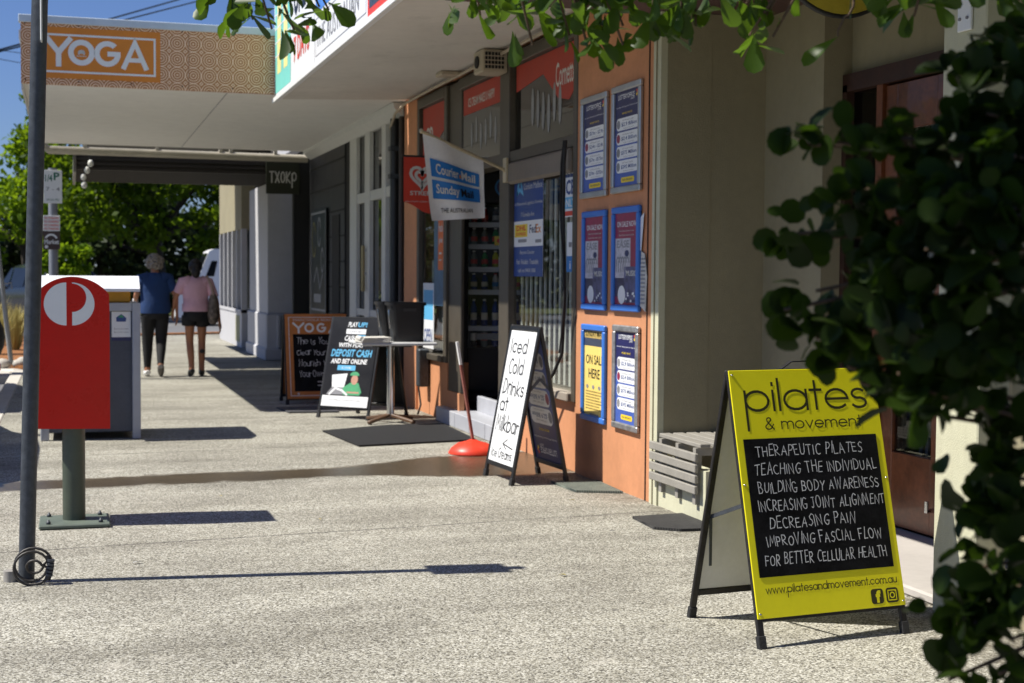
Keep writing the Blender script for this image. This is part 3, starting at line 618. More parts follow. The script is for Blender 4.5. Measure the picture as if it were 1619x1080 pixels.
yb = thing('yoga_building', 'building with charcoal cladding, white window joinery and a tan YOGA canopy', 'building', (3.5, 18, 0))
b = MB(); stone = M('rough_stone', srgb(96, 90, 84), .9, var=.35, vs=9, bmp=1, bs=25)
b.box(3.47, 3.7, 14.95, 15.6, 0, 3.24, stone); b.box(3.45, 3.7, 18.02, 18.42, 0, 3.2, interior_d); b.box(3.22, 3.7, 21.46, 21.6, 0, 3.2, interior_d); b.build('wall', yb)
b = MB(); b.box(XF, 3.7, 18.42, 21.25, 0, 3.2, dark_clad)
for k in range(9): b.box(XF-.006, XF, 18.44, 21.24, .2+k*.34, .225+k*.34, interior_d)
b.build('cladding', yb)
b = MB(); wf = M('white_joinery', (.6, .6, .58), .45, var=.05, dirt=.1)
for y0, y1 in ((15.6, 15.64), (15.88, 16.08), (16.78, 17.06), (17.6, 18.02)): b.box(XF-.01, 3.475, y0, y1, .06, 3.2, wf, .006)
for y0, y1 in ((15.64, 15.88), (16.08, 16.78), (17.06, 17.6)):
    b.box(XF, 3.475, y0, y1, 2.28, 2.4, wf, .006); b.box(XF, 3.475, y0, y1, 3.1, 3.2, wf); b.box(XF+.004, 3.475, y0, y1, .9, .98, wf); b.box(XF+.004, 3.475, y0, y1, .06, .2, wf)
b.build('window_joinery', yb)
for y0, y1 in ((15.64, 15.88), (16.08, 16.78), (17.06, 17.6)):
    b = MB(); b.box(3.48, 3.485, y0, y1, .2, 3.1, gl_shop); b.build('pane', yb)
b = MB(); b.tube([(3.38, 16.95, 1.2), (3.38, 16.95, 1.75)], .026, M('brass_handle', (.35, .27, .14), .35, .8)); b.box(3.37, 3.42, 16.93, 16.97, 1.4, 1.43, chrome); b.box(3.37, 3.42, 16.93, 16.97, 1.68, 1.71, chrome); b.build('door_handle', yb)
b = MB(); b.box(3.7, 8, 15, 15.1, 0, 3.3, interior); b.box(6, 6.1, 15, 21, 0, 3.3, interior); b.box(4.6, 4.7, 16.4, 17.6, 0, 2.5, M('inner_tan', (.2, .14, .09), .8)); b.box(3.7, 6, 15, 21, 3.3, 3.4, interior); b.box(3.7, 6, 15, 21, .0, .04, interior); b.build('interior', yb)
b = MB(); b.prism([(14.87, 3.25), (21.2, 3.22), (21.2, 3.3), (14.87, 3.45)], (-.42, 0, 0), Vector((0, 1, 0)), Vector((0, 0, 1)), Vector((3.85, 0, 0)), M('white_soffit', (.84, .83, .79), .8, var=.04, dirt=.12))
b.prism([(14.9, 3.2465), (21.1, 3.217), (21.1, 3.23), (14.9, 3.26)], (1.55, 0, 0), Vector((0, 1, 0)), Vector((0, 0, 1)), Vector((.008, 0, 0)), greyink)
ycan = b.build('canopy', yb)
b = MB(); b.box(-.44, 2.6, 14.80, 14.87, 3.25, 3.84, ring_mat()); b.box(-.44, -.42, 14.87, 21.2, 3.2, 3.7, offw); b.build('fascia', ycan)
b = MB(); capm = M('flashing_metal', srgb(196, 206, 214), .4, .2, var=.06); b.box(-.46, 2.62, 14.78, 14.9, 3.84, 3.915, capm, .006); b.box(-.46, -.4, 14.9, 21.2, 3.7, 3.78, capm); b.build('flashing', ycan)
b = MB(); P = Panel(b, (0, 14.797, 0), (1, 0, 0), (0, 0, 1))
P.rect(-.31, 3.31, .885, 3.81, orange_s, 0); P.outline(-.28, 3.365, .84, 3.745, .02, white, .002)
def yoga(P, u0, v0, h, w, m, d, lotus=None):
    """bold geometric YOGA, width w"""
    k = w/3.66; t = .24*h; cy = v0+h/2; Ro = h/2
    P.stroke([(u0, v0+h), (u0+.4*k, v0+h*.48)], t*.9, m, d); P.stroke([(u0+.8*k, v0+h), (u0+.4*k, v0+h*.48), (u0+.4*k, v0)], t*.9, m, d+.0003)
    o = u0+1.25*k; P.ring(o, cy, Ro-t*.8, Ro+t*.12, m, d, 30)
    if lotus: 
        for a in range(-60, 61, 30): P.disc(o+.12*h*math.sin(R(a)), cy-.06*h+.12*h*math.cos(R(a))*.8, .035*h, .09*h, lotus, d+.0002, 10)
        P.rect(o-.2*h, cy-.16*h, o+.2*h, cy-.13*h, lotus, d+.0004)
    g = u0+2.22*k; P.ring(g, cy, Ro-t*.8, Ro+t*.12, m, d, 24, 45, 352); P.rect(g, cy-.1*h, g+Ro+t*.1, cy+.1*h, m, d+.0003)
    a = u0+2.85*k; P.stroke([(a, v0), (a+.41*k, v0+h), (a+.82*k, v0)], t*.85, m, d); P.rect(a+.17*k, v0+.2*h, a+.65*k, v0+.38*h, m, d+.0003)
yoga(P, -.19, 3.45, .24, .93, white, .002, offw)
for xx in (.125, .62, 1.16): P.rect(xx, 3.252, xx+.006, 3.838, M('fascia_joint', srgb(150, 112, 84), .6), -.0006)
for yy in (3.285, 3.83):
    for xx in (-.4, .1, .6, 1.1, 1.6): P.disc(xx, yy, .008, .008, blackv, .003, 8)
b.build('canopy_sign', ycan)
b = MB(); b.tube([(-.33, 21.28, 3.22), (-.33, 21.28, 3.18), (-.27, 21.28, 3.135), (3.4, 21.28, 3.12)], .058, M('gutter_pipe', srgb(176, 170, 156), .5), 12)
for xx in (.2, 1.2, 2.1, 2.25, 2.9): b.box(xx, xx+.05, 21.24, 21.32, 3.17, 3.22, MATS['gutter_pipe'])
b.build('gutter', ycan)
b = MB(); b.prism([(XF, 3.1), (XF, 3.24), (XF-.12, 3.24), (XF-.1, 3.18)], (0, 15.0, 0), Vector((1, 0, 0)), Vector((0, 0, 1)), Vector((0, 6.2, 0)), wf); b.build('cornice', yb)
b = MB(); b.box(3.5, 9, 14.95, 21.4, 3.42, 4.4, offw); b.build('parapet', yb)
b = MB(); b.tube([(3.4, 15.3, 0), (3.4, 15.3, 3.1)], .05, blackp, 12); b.tube([(3.42, 15.05, 0), (3.42, 15.05, 3.1)], .03, M('rust_brown_pipe', (.05, .035, .03), .6), 10)
for z in (2.45, 2.75): b.box(3.34, 3.46, 15.24, 15.36, z, z+.05, galv)
b.build('downpipe', yb)
b = MB(); P = Panel(b, (XF-.02, 20.9, 0), (0, -1, 0), (0, 0, 1)); P.sheet(0, .85, 1.3, 2.32, blackv, 0, .02); P.outline(.03, .88, 1.27, 2.29, .03, greyink, .022)
for q, (u, v, s) in enumerate(((.3, 1.9, .15), (.75, 2.0, .12), (1.0, 1.6, .1))): P.stroke(arc(u, v, s, s*1.6, 20, 330, 14), .04, greyink if q else M('dull_yellow', srgb(120, 112, 50), .6), .023)
P.stroke([(.3, 1.3), (.55, 1.5), (.8, 1.2), (1.05, 1.4)], .04, greyink, .023); P.rect(.3, 1.0, .9, 1.12, greyink, .023)
tag(b.build('chalk_menu', loc=(3.41, 20.2, 1.6)), 'black chalk menu board on the charcoal cladding', 'menu board')
b = MB(); b.box(XF-.012, XF-.0065, 18.75, 19.3, .05, 2.2, interior_d); b.build('doorway', yb)
# louvre, bulbs, projecting TXOKO sign, pillar, far shop
tx = thing('pillared_building', 'grey white building with a square pillar and dark slatted pergola beyond the yoga shop', 'building', (3.3, 24, 0))
b = MB(); slatm = M('brown_slats', srgb(46, 40, 35), .6, var=.2)
for k in range(8): b.box(.1, 3.215, 21.5+k*.38, 21.62+k*.38, 2.88, 3.08, slatm)
b.box(.06, .1, 21.4, 24.6, 2.84, 3.1, M('pergola_edge', srgb(120, 116, 108), .5)); b.box(.1, 3.215, 21.5, 24.5, 3.085, 3.1, slatm)
for k in range(3): b.box(.1, 3.215, 21.47, 21.5, 2.885+k*.07, 2.92+k*.07, slatm)
b.build('pergola', tx)
b = MB(); gw = M('grey_white_render', srgb(182, 182, 186), .75, var=.05, dirt=.08)
b.box(3.06, 3.62, 23.2, 25.6, .76, 2.87, gw, .01); b.box(3.03, 3.7, 23.15, 25.66, .02, .76, gw, .02); b.box(3.0, 3.7, 23.1, 25.7, 0, .2, gw, .02); b.box(3.2, 3.24, 23.05, 23.14, .2, .72, gw); b.build('pillar', tx)
b = MB(); b.box(3.62, 8, 21.4, 25.6, 0, 4, dark_clad); b.box(3.35, 8, 25.7, 27.2, 0, 4, interior_d); b.box(3.45, 8, 21.4, 31, 3.4, 4.0, gw); b.build('wall', tx)
b = MB(); P = Panel(b, (3.34, 25.69, 0), (0, -1, 0), (0, 0, 1)); P.rect(-1.4, 1.9, -.1, 2.0, red_s, 0); P.text('OPEN', -1.3, 2.2, -.3, 2.35, offw, 0); P.rect(-1.4, 2.5, -.1, 2.56, red_s, 0); b.build('doorway_sign', tx)
fb = thing('corner_shop', 'cream corner shop with tall window mullions at the far end of the footpath', 'shop', (3.3, 29, 0))
b = MB(); b.box(3.1, 8, 27.2, 31.3, 0, .72, gw); b.box(3.1, 8, 27.2, 31.3, 2.25, 3.7, olive); b.box(3.35, 8, 27.2, 31.3, .72, 2.25, interior_d)
b.box(3.094, 3.1, 27.5, 28.2, .1, .6, M('mossy_render', srgb(150, 150, 120), .9, var=.2)); b.build('wall', fb)
b = MB()
for k in range(6): b.box(3.1, 3.2, 27.2+k*.8, 27.3+k*.8, .72, 2.25, gw)
b.box(3.08, 3.2, 27.2, 31.3, .66, .72, gw); b.build('window_mullions', fb)
b = MB(); b.box(3.21, 3.215, 27.2, 31.3, .72, 2.25, gl_dark); b.build('pane', fb)
b = MB(); b.box(.25, 3.4, 24.9, 28.4, 3.66, 3.74, slatm); b.build('awning', fb)
sgn = thing('projecting_shop_sign', 'dark green square TXOKO sign projecting below the pergola beam', 'sign', (3.06, 21.45, 2.85))
b = MB(); P = Panel(b, (2.81, 21.44, 2.6), (1, 0, 0), (0, 0, 1)); P.sheet(0, 0, .5, .48, M('sign_deep_green', srgb(34, 38, 18), .5), -.05, 0, .004)
for i, g in enumerate('TXOK'): P.write(g, .055+i*.082, .17, .055+i*.082+.055, .155, .018, offw, .002)
P.stroke([(.385, .1), (.385, .3)], .018, offw, .002); P.stroke(arc(.415, .26, .03, .06, 0, 360, 12), .018, offw, .0025)
b.build('sign_board', sgn)
sl_ = thing('string_lights', 'hanging strand of round festoon bulbs at the pergola end', 'lights', (.25, 21.4, 3.05))
b = MB(); b.tube([(.28, 21.42, 3.08), (.3, 21.42, 2.95), (.22, 21.42, 2.85), (.2, 21.42, 2.68)], .008, rubber, 6); b.build('cord', sl_)
for xx, zz in ((.3, 2.97), (.25, 2.87), (.2, 2.77), (.21, 2.66)):
    b = MB(); b.ell((xx, 21.41, zz), .042, .042, .052, M('frosted_bulb', (.75, .75, .7), .3), 10, 7); b.build('bulb', sl_)

# ------------------------------------------------------------------ A-frame signs
class Side:
    """one leaf of an A-frame: foot-left, foot-right (as read), apex of the left leg"""
    def __init__(s, fl, fr, ap):
        s.O = Vector(fl); s.U = Vector(fr)-s.O; s.w = s.U.length; s.U.normalize()
        v = Vector(ap)-s.O; v -= s.U*v.dot(s.U); s.L = v.length; s.V = v.normalized(); s.N = s.U.cross(s.V)
def aframe(name, label, fl, fr, back, H, legm, p0=.1, legw=.028, group=None):
    fl = Vector((*fl, 0)); fr = Vector((*fr, 0)); bk = Vector((*back, 0)); up = Vector((0, 0, H))
    t = thing(name, label, 'sign', (fl+fr+bk)/2, group)
    F = Side(fl, fr, fl+bk*.5*.96+up); Bk = Side(fr+bk, fl+bk, fr+bk*.5*1.04+up)
    for S in (F, Bk):
        for u in (0, S.w):
            b = MB(); P = Panel(b, S.O, S.U, S.V); P.sheet(u-legw/2, 0, u+legw/2, S.L, legm, -legw*.6, 0, .003); lg = b.build('leg', t)
            b = MB(); P = Panel(b, S.O, S.U, S.V); P.sheet(u-legw*.62, -.0, u+legw*.62, .05, rubber, -legw*.75, .003, .003); b.build('foot', lg)
        for v in (p0, S.L-legw):
            b = MB(); P = Panel(b, S.O, S.U, S.V); P.sheet(legw/2, v, S.w-legw/2, v+legw, legm, -legw*.55, -.001, .003); b.build('rail', t)
    return t, F, Bk
# pilates board
t, F, Bk = aframe('sandwich_board', 'yellow pilates sandwich board with a handwritten black chalkboard panel', (2.486, 4.779), (3.143, 4.841), (-.05, .553), 1.037, M('worn_black_steel', (.022, .02, .02), .5, .3, var=.5, vs=12, dirt=.35))
b = MB(); P = Panel(b, F.O, F.U, F.V); P.sheet(-.012, .112, F.w+.012, 1.068, yellow, .001, .007, .0015)
P.write('pilates', .048, .907, .612, .122, .0105, dk_olive, .0078, track=.12)
P.write('& movement', .125, .832, .578, .046, .005, dk_olive, .0078, track=.17)
P.write('www.pilatesandmovement.com.au', .038, .203, .642, .03, .0034, dk_olive, .0078, rise=.0)
for u in (.512, .583): P.rrect(u, .126, u+.058, .184, .012, dk_olive, .0078)
P.text('f', .533, .13, .557, .178, yellow, .0084, .06)
P.ring(.612, .155, .008, .0125, yellow, .0084, 20); P.disc(.6275, .1705, .003, .003, yellow, .0085, 8)
for a, bb in (((.593, .136), (.631, .136)), ((.593, .174), (.631, .174)), ((.593, .136), (.593, .174)), ((.631, .136), (.631, .174))): P.stroke([a, bb], .004, yellow, .0084)
b.build('sign_panel', t)
b = MB(); P = Panel(b, F.O, F.U, F.V); P.sheet(.016, .265, .638, .796, chalkb, .0075, .0095, .0008)
LN = [('THERAPEUTIC PILATES', .065, .735, .56), ('TEACHING THE INDIVIDUAL', .05, .665, .617), ('BUILDING BODY AWARENESS', .058, .592, .618), ('INCREASING JOINT ALIGNMENT', .05, .523, .634), ('DECREASING PAIN', .09, .456, .48), ('IMPROVING FASCIAL FLOW', .068, .389, .6), ('FOR BETTER CELLULAR HEALTH', .05, .317, .61)]
for i, (tx_, u0, v0, u1) in enumerate(LN): P.write(tx_, u0, v0-.008, u1, .04, .0032, chalk, .0102, jit=.15, seed=i+3, track=.24)
b.build('chalkboard', t)
for u, v in ((.0, .62), (F.w, .62), (0, .13), (F.w, .13), (0, 1.05)):
    b = MB(); P = Panel(b, F.O, F.U, F.V); b.ell(P.P(u, v, .008), .006, .006, .004, chrome, 10, 6); b.build('screw', t)
b = MB(); P = Panel(b, Bk.O, Bk.U, Bk.V); P.sheet(-.005, .1, Bk.w+.005, 1.065, M('white_board_back', (.6, .6, .6), .5, var=.06, dirt=.1), -.009, -.003, .0015); b.build('back_panel', t)
b = MB(); c0 = F.O+F.V*F.L; cx = F.U
pts = [c0+cx*.24, c0+cx*.26+Vector((0, 0, .012)), c0+cx*.285+Vector((0, 0, .028)), c0+cx*.37+Vector((0, 0, .03)), c0+cx*.395+Vector((0, 0, .012)), c0+cx*.42]
for p, q in zip(pts[:-1], pts[1:]): b.bar(Vector(p)+Vector((0, .015, 0)), Vector(q)+Vector((0, .015, 0)), .02, .005, blackp, bev=.001)
b.build('handle', t)
b = MB(); m0 = F.O+F.V*.55-F.N*.02; m1 = Bk.O+Bk.U*Bk.w+Bk.V*.45-Bk.N*.01
b.bar(m0+F.U*.02, m1+F.U*.02, .004, .016, galv); b.bar(m1+F.U*.02, m1+F.U*.02-Vector((0, 0, .2)), .004, .012, galv); b.build('stay', t)
# iced drinks board
t, F, Bk = aframe('sandwich_board', 'white sandwich board handwritten with iced cold drinks outside the milk bar', (2.762, 9.525), (2.796, 9.02), (.42, .02), 1.06, black, .09, .034)
b = MB(); P = Panel(b, F.O, F.U, F.V); P.sheet(.018, .12, F.w-.018, F.L-.04, M('whiteboard', (.8, .81, .82), .3, var=.02), -.008, -.002, .001)
for i, (w_, u0, u1, v) in enumerate((('Iced', .07, .36, .885), ('Cold', .1, .36, .74), ('Drinks', .06, .44, .595), ('at', .06, .2, .48), ('Milkbar', .05, .46, .34))): P.write(w_, u0, v, u1, .105, .0115, blackv, -.0012, jit=.07, seed=40+i, track=.2)
P.write('Ice Creams', .06, .155, .44, .062, .007, blackv, -.0012, jit=.1, seed=55, track=.2)
P.stroke([(.43, .235), (.25, .255)], .008, blackv, -.001); P.stroke([(.31, .29), (.24, .256), (.31, .225)], .008, blackv, -.0008)
b.build('sign_panel', t)
def lottery(P, w, h, flip=False, amounts=('$2.9 Billion', '$2.4 Billion', '$575 Million', '$392 Million'), d=.001):
    """blue draw poster: heading, four white lozenges, a yellow button"""
    def X(u): return (1-u)*w if flip else u*w
    def Yv(v): return (1-v)*h if flip else v*h
    def rc(u0, v0, u1, v1): a, b_ = sorted((X(u0), X(u1))); c, e = sorted((Yv(v0), Yv(v1))); return a, c, b_, e
    rot = 180 if flip else 0
    P.rect(0, 0, w, h, navy, d); P.rect(*rc(0, 0, 1, .52), navy2, d+.0004); P.rect(*rc(0, .52, 1, .62), M('poster_mid_blue', srgb(54, 66, 130), .35), d+.0006)
    a = rc(.14, .905, .78, .955); P.text('LOTTERYOFFICE', *a, whitev, d+.001, .015, rot)
    P.text('.com', *rc(.62, .88, .78, .9), whitev, d+.001, 0, rot)
    for k, mt in enumerate((red_s, orange_s, yellow2)): P.disc(X(.87+.03*(k % 2)), Yv(.955-.02*k), .03*w, .014*h, mt, d+.001+.0001*k, 10)
    P.text('Australians Winning Lotto Worldwide Since', *rc(.05, .815, .95, .835), whitev, d+.001, 0, rot)
    P.text('MORE WAYS', *rc(.3, .75, .7, .77), yellow2, d+.001, .01, rot)
    for k, am in enumerate(amounts):
        v1 = .715-k*.145; v0 = v1-.128; q = rc(.08, v0, .95, v1)
        P.rrect(*q, min(q[2]-q[0], q[3]-q[1])*.42, whitev, d+.001, 5)
        P.disc(X(.16), Yv((v0+v1)/2), .07*w, .045*h, greyink if k != 1 else maroon, d+.0014, 14)
        P.text('US Power Lotto', *rc(.32, v1-.035, .75, v1-.018), greyink, d+.0014, 0, rot); P.text(am, *rc(.28, v0+.035, .88, v0+.08), navy3, d+.0014, .015, rot)
        P.text('Jackpot estimate', *rc(.36, v0+.01, .78, v0+.024), greyink, d+.0014, 0, rot)
    q = rc(.28, .05, .8, .105); P.rrect(*q, (q[3]-q[1])*.4, yellow2, d+.001); P.text('PLAY HERE NOW', *rc(.34, .067, .74, .088), navy, d+.0014, .01, rot)
b = MB(); O = Bk.O+Bk.U*Bk.w; P = Panel(b, O+Bk.V*.12-Bk.N*.008, -Bk.U, Bk.V); P.sheet(.018, 0, Bk.w-.018, Bk.L-.16, navy, -.004, 0, .001)
P2 = Panel(b, P.P(.03, .01, .0005), -Bk.U, Bk.V); lottery(P2, Bk.w-.06, Bk.L-.18, True)
b.build('back_poster', t)
b = MB(); m0 = F.O+F.U*F.w+F.V*.62; m1 = Bk.O+Bk.V*.62; mid = (m0+m1)/2+Vector((0, 0, .1))
b.bar(m0, mid, .006, .02, galv); b.bar(mid, m1, .006, .02, galv); b.build('stay', t)
# betting board
t, F, Bk = aframe('sandwich_board', 'black sandwich board advertising cash deposits with a green clad rider picture', (2.31, 13.832), (2.718, 13.423), (.47, .31), .985, black, .1, .03)
b = MB(); P = Panel(b, F.O, F.U, F.V); P.sheet(.012, .11, F.w-.012, F.L-.005, blackv, .001, .006, .001); D = .0066
P.rect(.02, .12, F.w-.02, .225, whitev, D); P.text('GAMBLE RESPONSIBLY', .1, .175, .5, .19, greyink, D+.0005)
P.text('PLAY', .2, .915, .31, .965, whitev, D, .03, 0, .15); P.text('UP!', .315, .915, .42, .965, skyblue, D, .03, 0, .15)
P.rect(.19, .845, .42, .895, whitev, D); P.text('CASH BET', .23, .86, .38, .88, greyink, D+.0005)
P.text('CASH', .18, .775, .31, .83, whitev, D, .03, 0, .12); P.rect(.325, .77, .42, .835, skyblue, D); P.text('UP', .34, .78, .4, .825, blackv, D+.0005, .02)
P.text('WITH PLAY', .12, .71, .42, .755, whitev, D, .03, 0, .12); P.text('DEPOSIT CASH', .05, .615, .52, .69, skyblue, D, .03, 0, .12); P.text('AND BET ONLINE', .06, .545, .48, .595, whitev, D, .03, 0, .12)
P.rect(.15, .48, .36, .53, skyblue, D); P.text('IN STORE', .2, .495, .31, .515, whitev, D+.0005)
green = M('jersey_green', srgb(72, 160, 110), .6, var=.15, vs=20); skinp = M('printed_skin', srgb(190, 140, 120), .6)
P.poly([(.12, .3), (.1, .43), (.28, .45), (.26, .31)], whitev, D); P.poly([(.06, .235), (.12, .31), (.27, .31), (.3, .24)], greyink, D+.0003); P.stroke([(.1, .24), (.16, .3), (.24, .28), (.3, .24)], .02, whitev, D+.0006)
P.poly([(.26, .235), (.25, .31), (.33, .36), (.42, .36), (.47, .27), (.45, .235)], green, D+.0005); P.disc(.37, .39, .04, .05, skinp, D+.0008, 14); P.disc(.365, .43, .055, .04, green, D+.0011, 14, 0, 180); P.rect(.3, .255, .44, .27, skinp, D+.001)
b.build('sign_panel', t)
b = MB(); P = Panel(b, Bk.O, Bk.U, Bk.V); P.sheet(.012, .11, Bk.w-.012, Bk.L-.005, blackv, .001, .006, .001); b.build('back_panel', t)
# yoga chalkboard
ow = M('orange_stained_timber', srgb(190, 116, 52), .55, var=.15, vs=8)
t, F, Bk = aframe('sandwich_board', 'orange framed YOGA chalkboard standing in the canopy shade', (2.226, 15.251), (2.9, 15.25), (0, .5), .965, black, .05, .03)
b = MB(); P = Panel(b, F.O, F.U, F.V); P.sheet(.0, .06, F.w, F.L, ow, .001, .012, .002); P.outline(.035, .09, F.w-.035, .96, .008, chalk, .0125)
yoga(P, .09, .79, .1, .5, white, .013); P.text('MARCOOLA BEACH', .09, .915, .55, .94, chalk, .013); P.rect(.08, .14, F.w-.06, .77, chalkb, .0128)
for i, (w_, u0, u1) in enumerate((('The Is Your', .12, .5), ('Clear Your Mind', .12, .58), ('Nourish Your', .14, .54), ('Your Own Pace', .14, .56))): P.write(w_, u0, .66-i*.12, u1, .065, .0048, chalk, .0135, jit=.2, seed=70+i)
for v in (.24, .2): P.rect(.33, v, .5, v+.008, chalk, .0135)
P.disc(.12, .115, .012, .012, chalk, .0135, 10); b.build('sign_panel', t)
b = MB(); P = Panel(b, Bk.O, Bk.U, Bk.V); P.sheet(0, .06, Bk.w, Bk.L, ow, .001, .01, .002); b.build('back_panel', t)

# ------------------------------------------------------------------ wall posters in snap frames
def poster(label, y_far, z0, z1, fm, draw, wdt=.5, group='poster frames on the orange pier'):
    t = thing('poster_frame', label, 'poster', (XF, y_far-wdt/2, (z0+z1)/2), group)
    b = MB(); P = Panel(b, (XF, y_far, z0), (0, -1, 0), (0, 0, 1)); h = z1-z0; k = .042
    for a in ((0, 0, wdt, k), (0, h-k, wdt, h), (0, k, k, h-k), (wdt-k, k, wdt, h-k)): P.sheet(*a, fm, .002, .03, .007)
    b.build('frame', t)
    b = MB(); P = Panel(b, (XF-.012, y_far-k*.8, z0+k*.8), (0, -1, 0), (0, 0, 1)); P.sheet(0, 0, wdt-1.6*k, h-1.6*k, whitev, -.01, 0, .0005)
    draw(P, wdt-1.6*k, h-1.6*k); b.build('print', t)
    return t
def sale(P, w, h):
    P.rect(0, 0, w, h, maroon, .001); P.text('ON SALE NOW', w*.1, h*.84, w*.92, h*.9, whitev, .002, .01)
    for k in range(2): P.text('Good food stories inside', w*.18, h*(.79-.045*k), w*.82, h*(.81-.045*k), offw, .002)
    P.rect(w*.03, h*.3, w*.68, h*.72, sepia, .0014); P.text('EASE', w*.1, h*.62, w*.62, h*.7, greyink, .002, .02); P.disc(w*.53, h*.56, w*.09, h*.035, navy, .0022, 12)
    for k in range(5): P.stroke(arc(w*(.15+.1*k), h*.42, w*.08, h*.1, 30, 210, 6), .012, greyink, .0018+.0001*k)
    P.rect(0, h*.1, w*.45, h*.3, M('poster_dark_photo', srgb(70, 62, 92), .4, var=.6, vs=22), .0016); P.rect(w*.42, h*.04, w, h*.42, M('poster_violet_photo', srgb(92, 90, 128), .4, var=.55, vs=18), .0019)
    P.text('MUSIC', w*.5, h*.32, w*.94, h*.38, offw, .0024, .02)
    P.disc(w*.32, h*.12, w*.16, h*.1, whitev, .0026, 16)
    for k in range(16): P.disc(w*(.5+.45*rnd.random()), h*(.04+.1*rnd.random()), w*.035, h*.014, whitev if k % 2 else navy, .0028+.0001*k, 8)
def onsale(P, w, h):
    P.rect(0, 0, w, h, pale_y, .001); P.rect(0, h*.9, w, h, M('poster_tan', srgb(196, 168, 96), .5, var=.3, vs=30), .0014); P.rect(0, h*.81, w, h*.9, M('poster_slate', srgb(66, 74, 92), .5), .0016)
    P.text('SUNDAY MAIL', w*.06, h*.92, w*.95, h*.98, dk_olive, .002, .01)
    P.text('ON SALE', w*.1, h*.6, w*.97, h*.71, blackv, .002, .012); P.text('HERE', w*.24, h*.44, w*.8, h*.55, blackv, .002, .012)
    for k in range(7): P.rect(w*.1, h*(.28-.033*k), w*(.9-.1*(k % 3 == 2)), h*(.295-.033*k), M('poster_ochre_print', srgb(176, 150, 84), .5, var=.4, vs=40), .002)
    for k in range(3): P.disc(w*(.18+.3*k), h*.34, w*.06, h*.025, greyink, .0022, 8)
    P.rect(w*.3, h*.01, w*.75, h*.035, greyink, .002)
bluef = M('blue_snap_frame', srgb(58, 118, 206), .4, var=.06)
poster('silver framed blue lottery poster, the one high beside the window edge', 9.383, 1.936, 2.63, alu, lambda P, w, h: lottery(P, w, h, False, ('$2.9m - $2.9b', '$2.4m - $2.4b', '$57m - $575m', '$39m - $392m')))
poster('silver framed blue lottery poster, the one high by the cream wall strip', 8.789, 1.94, 2.635, alu, lambda P, w, h: lottery(P, w, h))
poster('blue framed maroon on sale now poster beside the window cable', 9.336, 1.17, 1.845, bluef, sale, .45)
poster('blue framed maroon on sale now poster with papers tucked behind its edge', 8.767, 1.175, 1.85, bluef, sale, .47)
poster('blue framed yellow ON SALE HERE newspaper poster', 9.328, .405, 1.07, bluef, onsale, .45)
poster('worn silver framed lottery poster nearest the ground', 8.733, .41, 1.085, M('worn_aluminium', (.42, .42, .42), .45, .7, var=.3, vs=20, dirt=.5), lambda P, w, h: lottery(P, w, h), .44)
b = MB(); P = Panel(b, (XF-.01, 8.31, 1.2), (0, -1, 0), (0, 0, 1)); P.poly([(0, .02), (.1, -.02), (.12, .2), (.08, .34), (.02, .36)], paper, 0); P.poly([(0, .37), (.03, .36), (.07, .6), (.01, .57)], whitev, .003)
for k in range(12): P.rect(.02, .03+.025*k, .09, .04+.025*k, greyink, .002)
P.poly([(0, .02), (.1, -.02), (.12, .2), (.08, .34), (.02, .36)][::-1], paper, -.004)
tag(b.build('tucked_newspaper', loc=(XF-.01, 8.28, 1.35)), 'folded newspaper pages tucked behind a blue poster frame', 'newspaper')

# window posters
def winposter(name, label, y_far, z0, w, h, draw, x=3.4665):
    b = MB(); P = Panel(b, (x, y_far, z0), (0, -1, 0), (0, 0, 1)); P.sheet(0, 0, w, h, whitev, -.0015, 0, 0); draw(P, w, h)
    return tag(b.build(name, loc=(x, y_far-w/2, z0+h/2)), label, 'poster')
def mailbox_poster(P, w, h):
    P.rect(0, 0, w, h, navy3, .0006); P.stroke([(w*.1, h*.78), (w*.2, h*.95), (w*.3, h*.78), (w*.2, h*.82), (w*.1, h*.78)], .03, skyblue, .001)
    P.text('Coolum Mailbox', w*.34, h*.81, w*.97, h*.87, offw, .001); P.text('A Powered Logistics Service', w*.03, h*.66, w*.97, h*.7, offw, .001); P.text('7 Cornelian Ave', w*.25, h*.56, w*.7, h*.6, offw, .001)
    P.rect(0, h*.28, w, h*.52, whitev, .001); P.rect(w*.03, h*.37, w*.48, h*.49, yellow2, .0014); P.text('DHL', w*.09, h*.43, w*.43, h*.48, red_s, .0018, .03, 0, .15); P.text('EXPRESS', w*.09, h*.385, w*.43, h*.415, red_s, .0018, .02)
    P.text('Fed', w*.55, h*.4, w*.77, h*.48, navy, .0014, .02); P.text('Ex', w*.77, h*.4, w*.94, h*.48, orange_s, .0014, .02); P.rect(w*.15, h*.32, w*.45, h*.35, greyink, .0014); P.rect(w*.75, h*.31, w*.95, h*.34, greyink, .0014)
    P.text('Express Courier', w*.22, h*.2, w*.72, h*.245, offw, .001); P.text('Fast  Reliable  Trackable', w*.1, h*.115, w*.86, h*.16, offw, .001); P.text('call us 0400 000', w*.15, h*.04, w*.76, h*.075, offw, .001)
winposter('window_poster', 'tall blue mailbox and courier poster on the shop window blinds', 11.11, 1.395, .74, .85, mailbox_poster)
winposter('window_poster', 'white poster with big navy letters KLEEN ICE', 9.97, 1.83, .36, .42, lambda P, w, h: (P.text('KLEEN', w*.04, h*.68, w*1.0, h*.95, navy3, .001, .03), P.text('ICE', w*.25, h*.38, w*.85, h*.64, navy3, .001, .03), P.rect(w*.05, h*.14, w*.97, h*.34, skyblue, .001), P.text('ONLY', w*.1, h*.17, w*.9, h*.31, whitev, .0014, .02), P.rect(w*.02, h*.02, w*.98, h*.1, red_s, .001)))
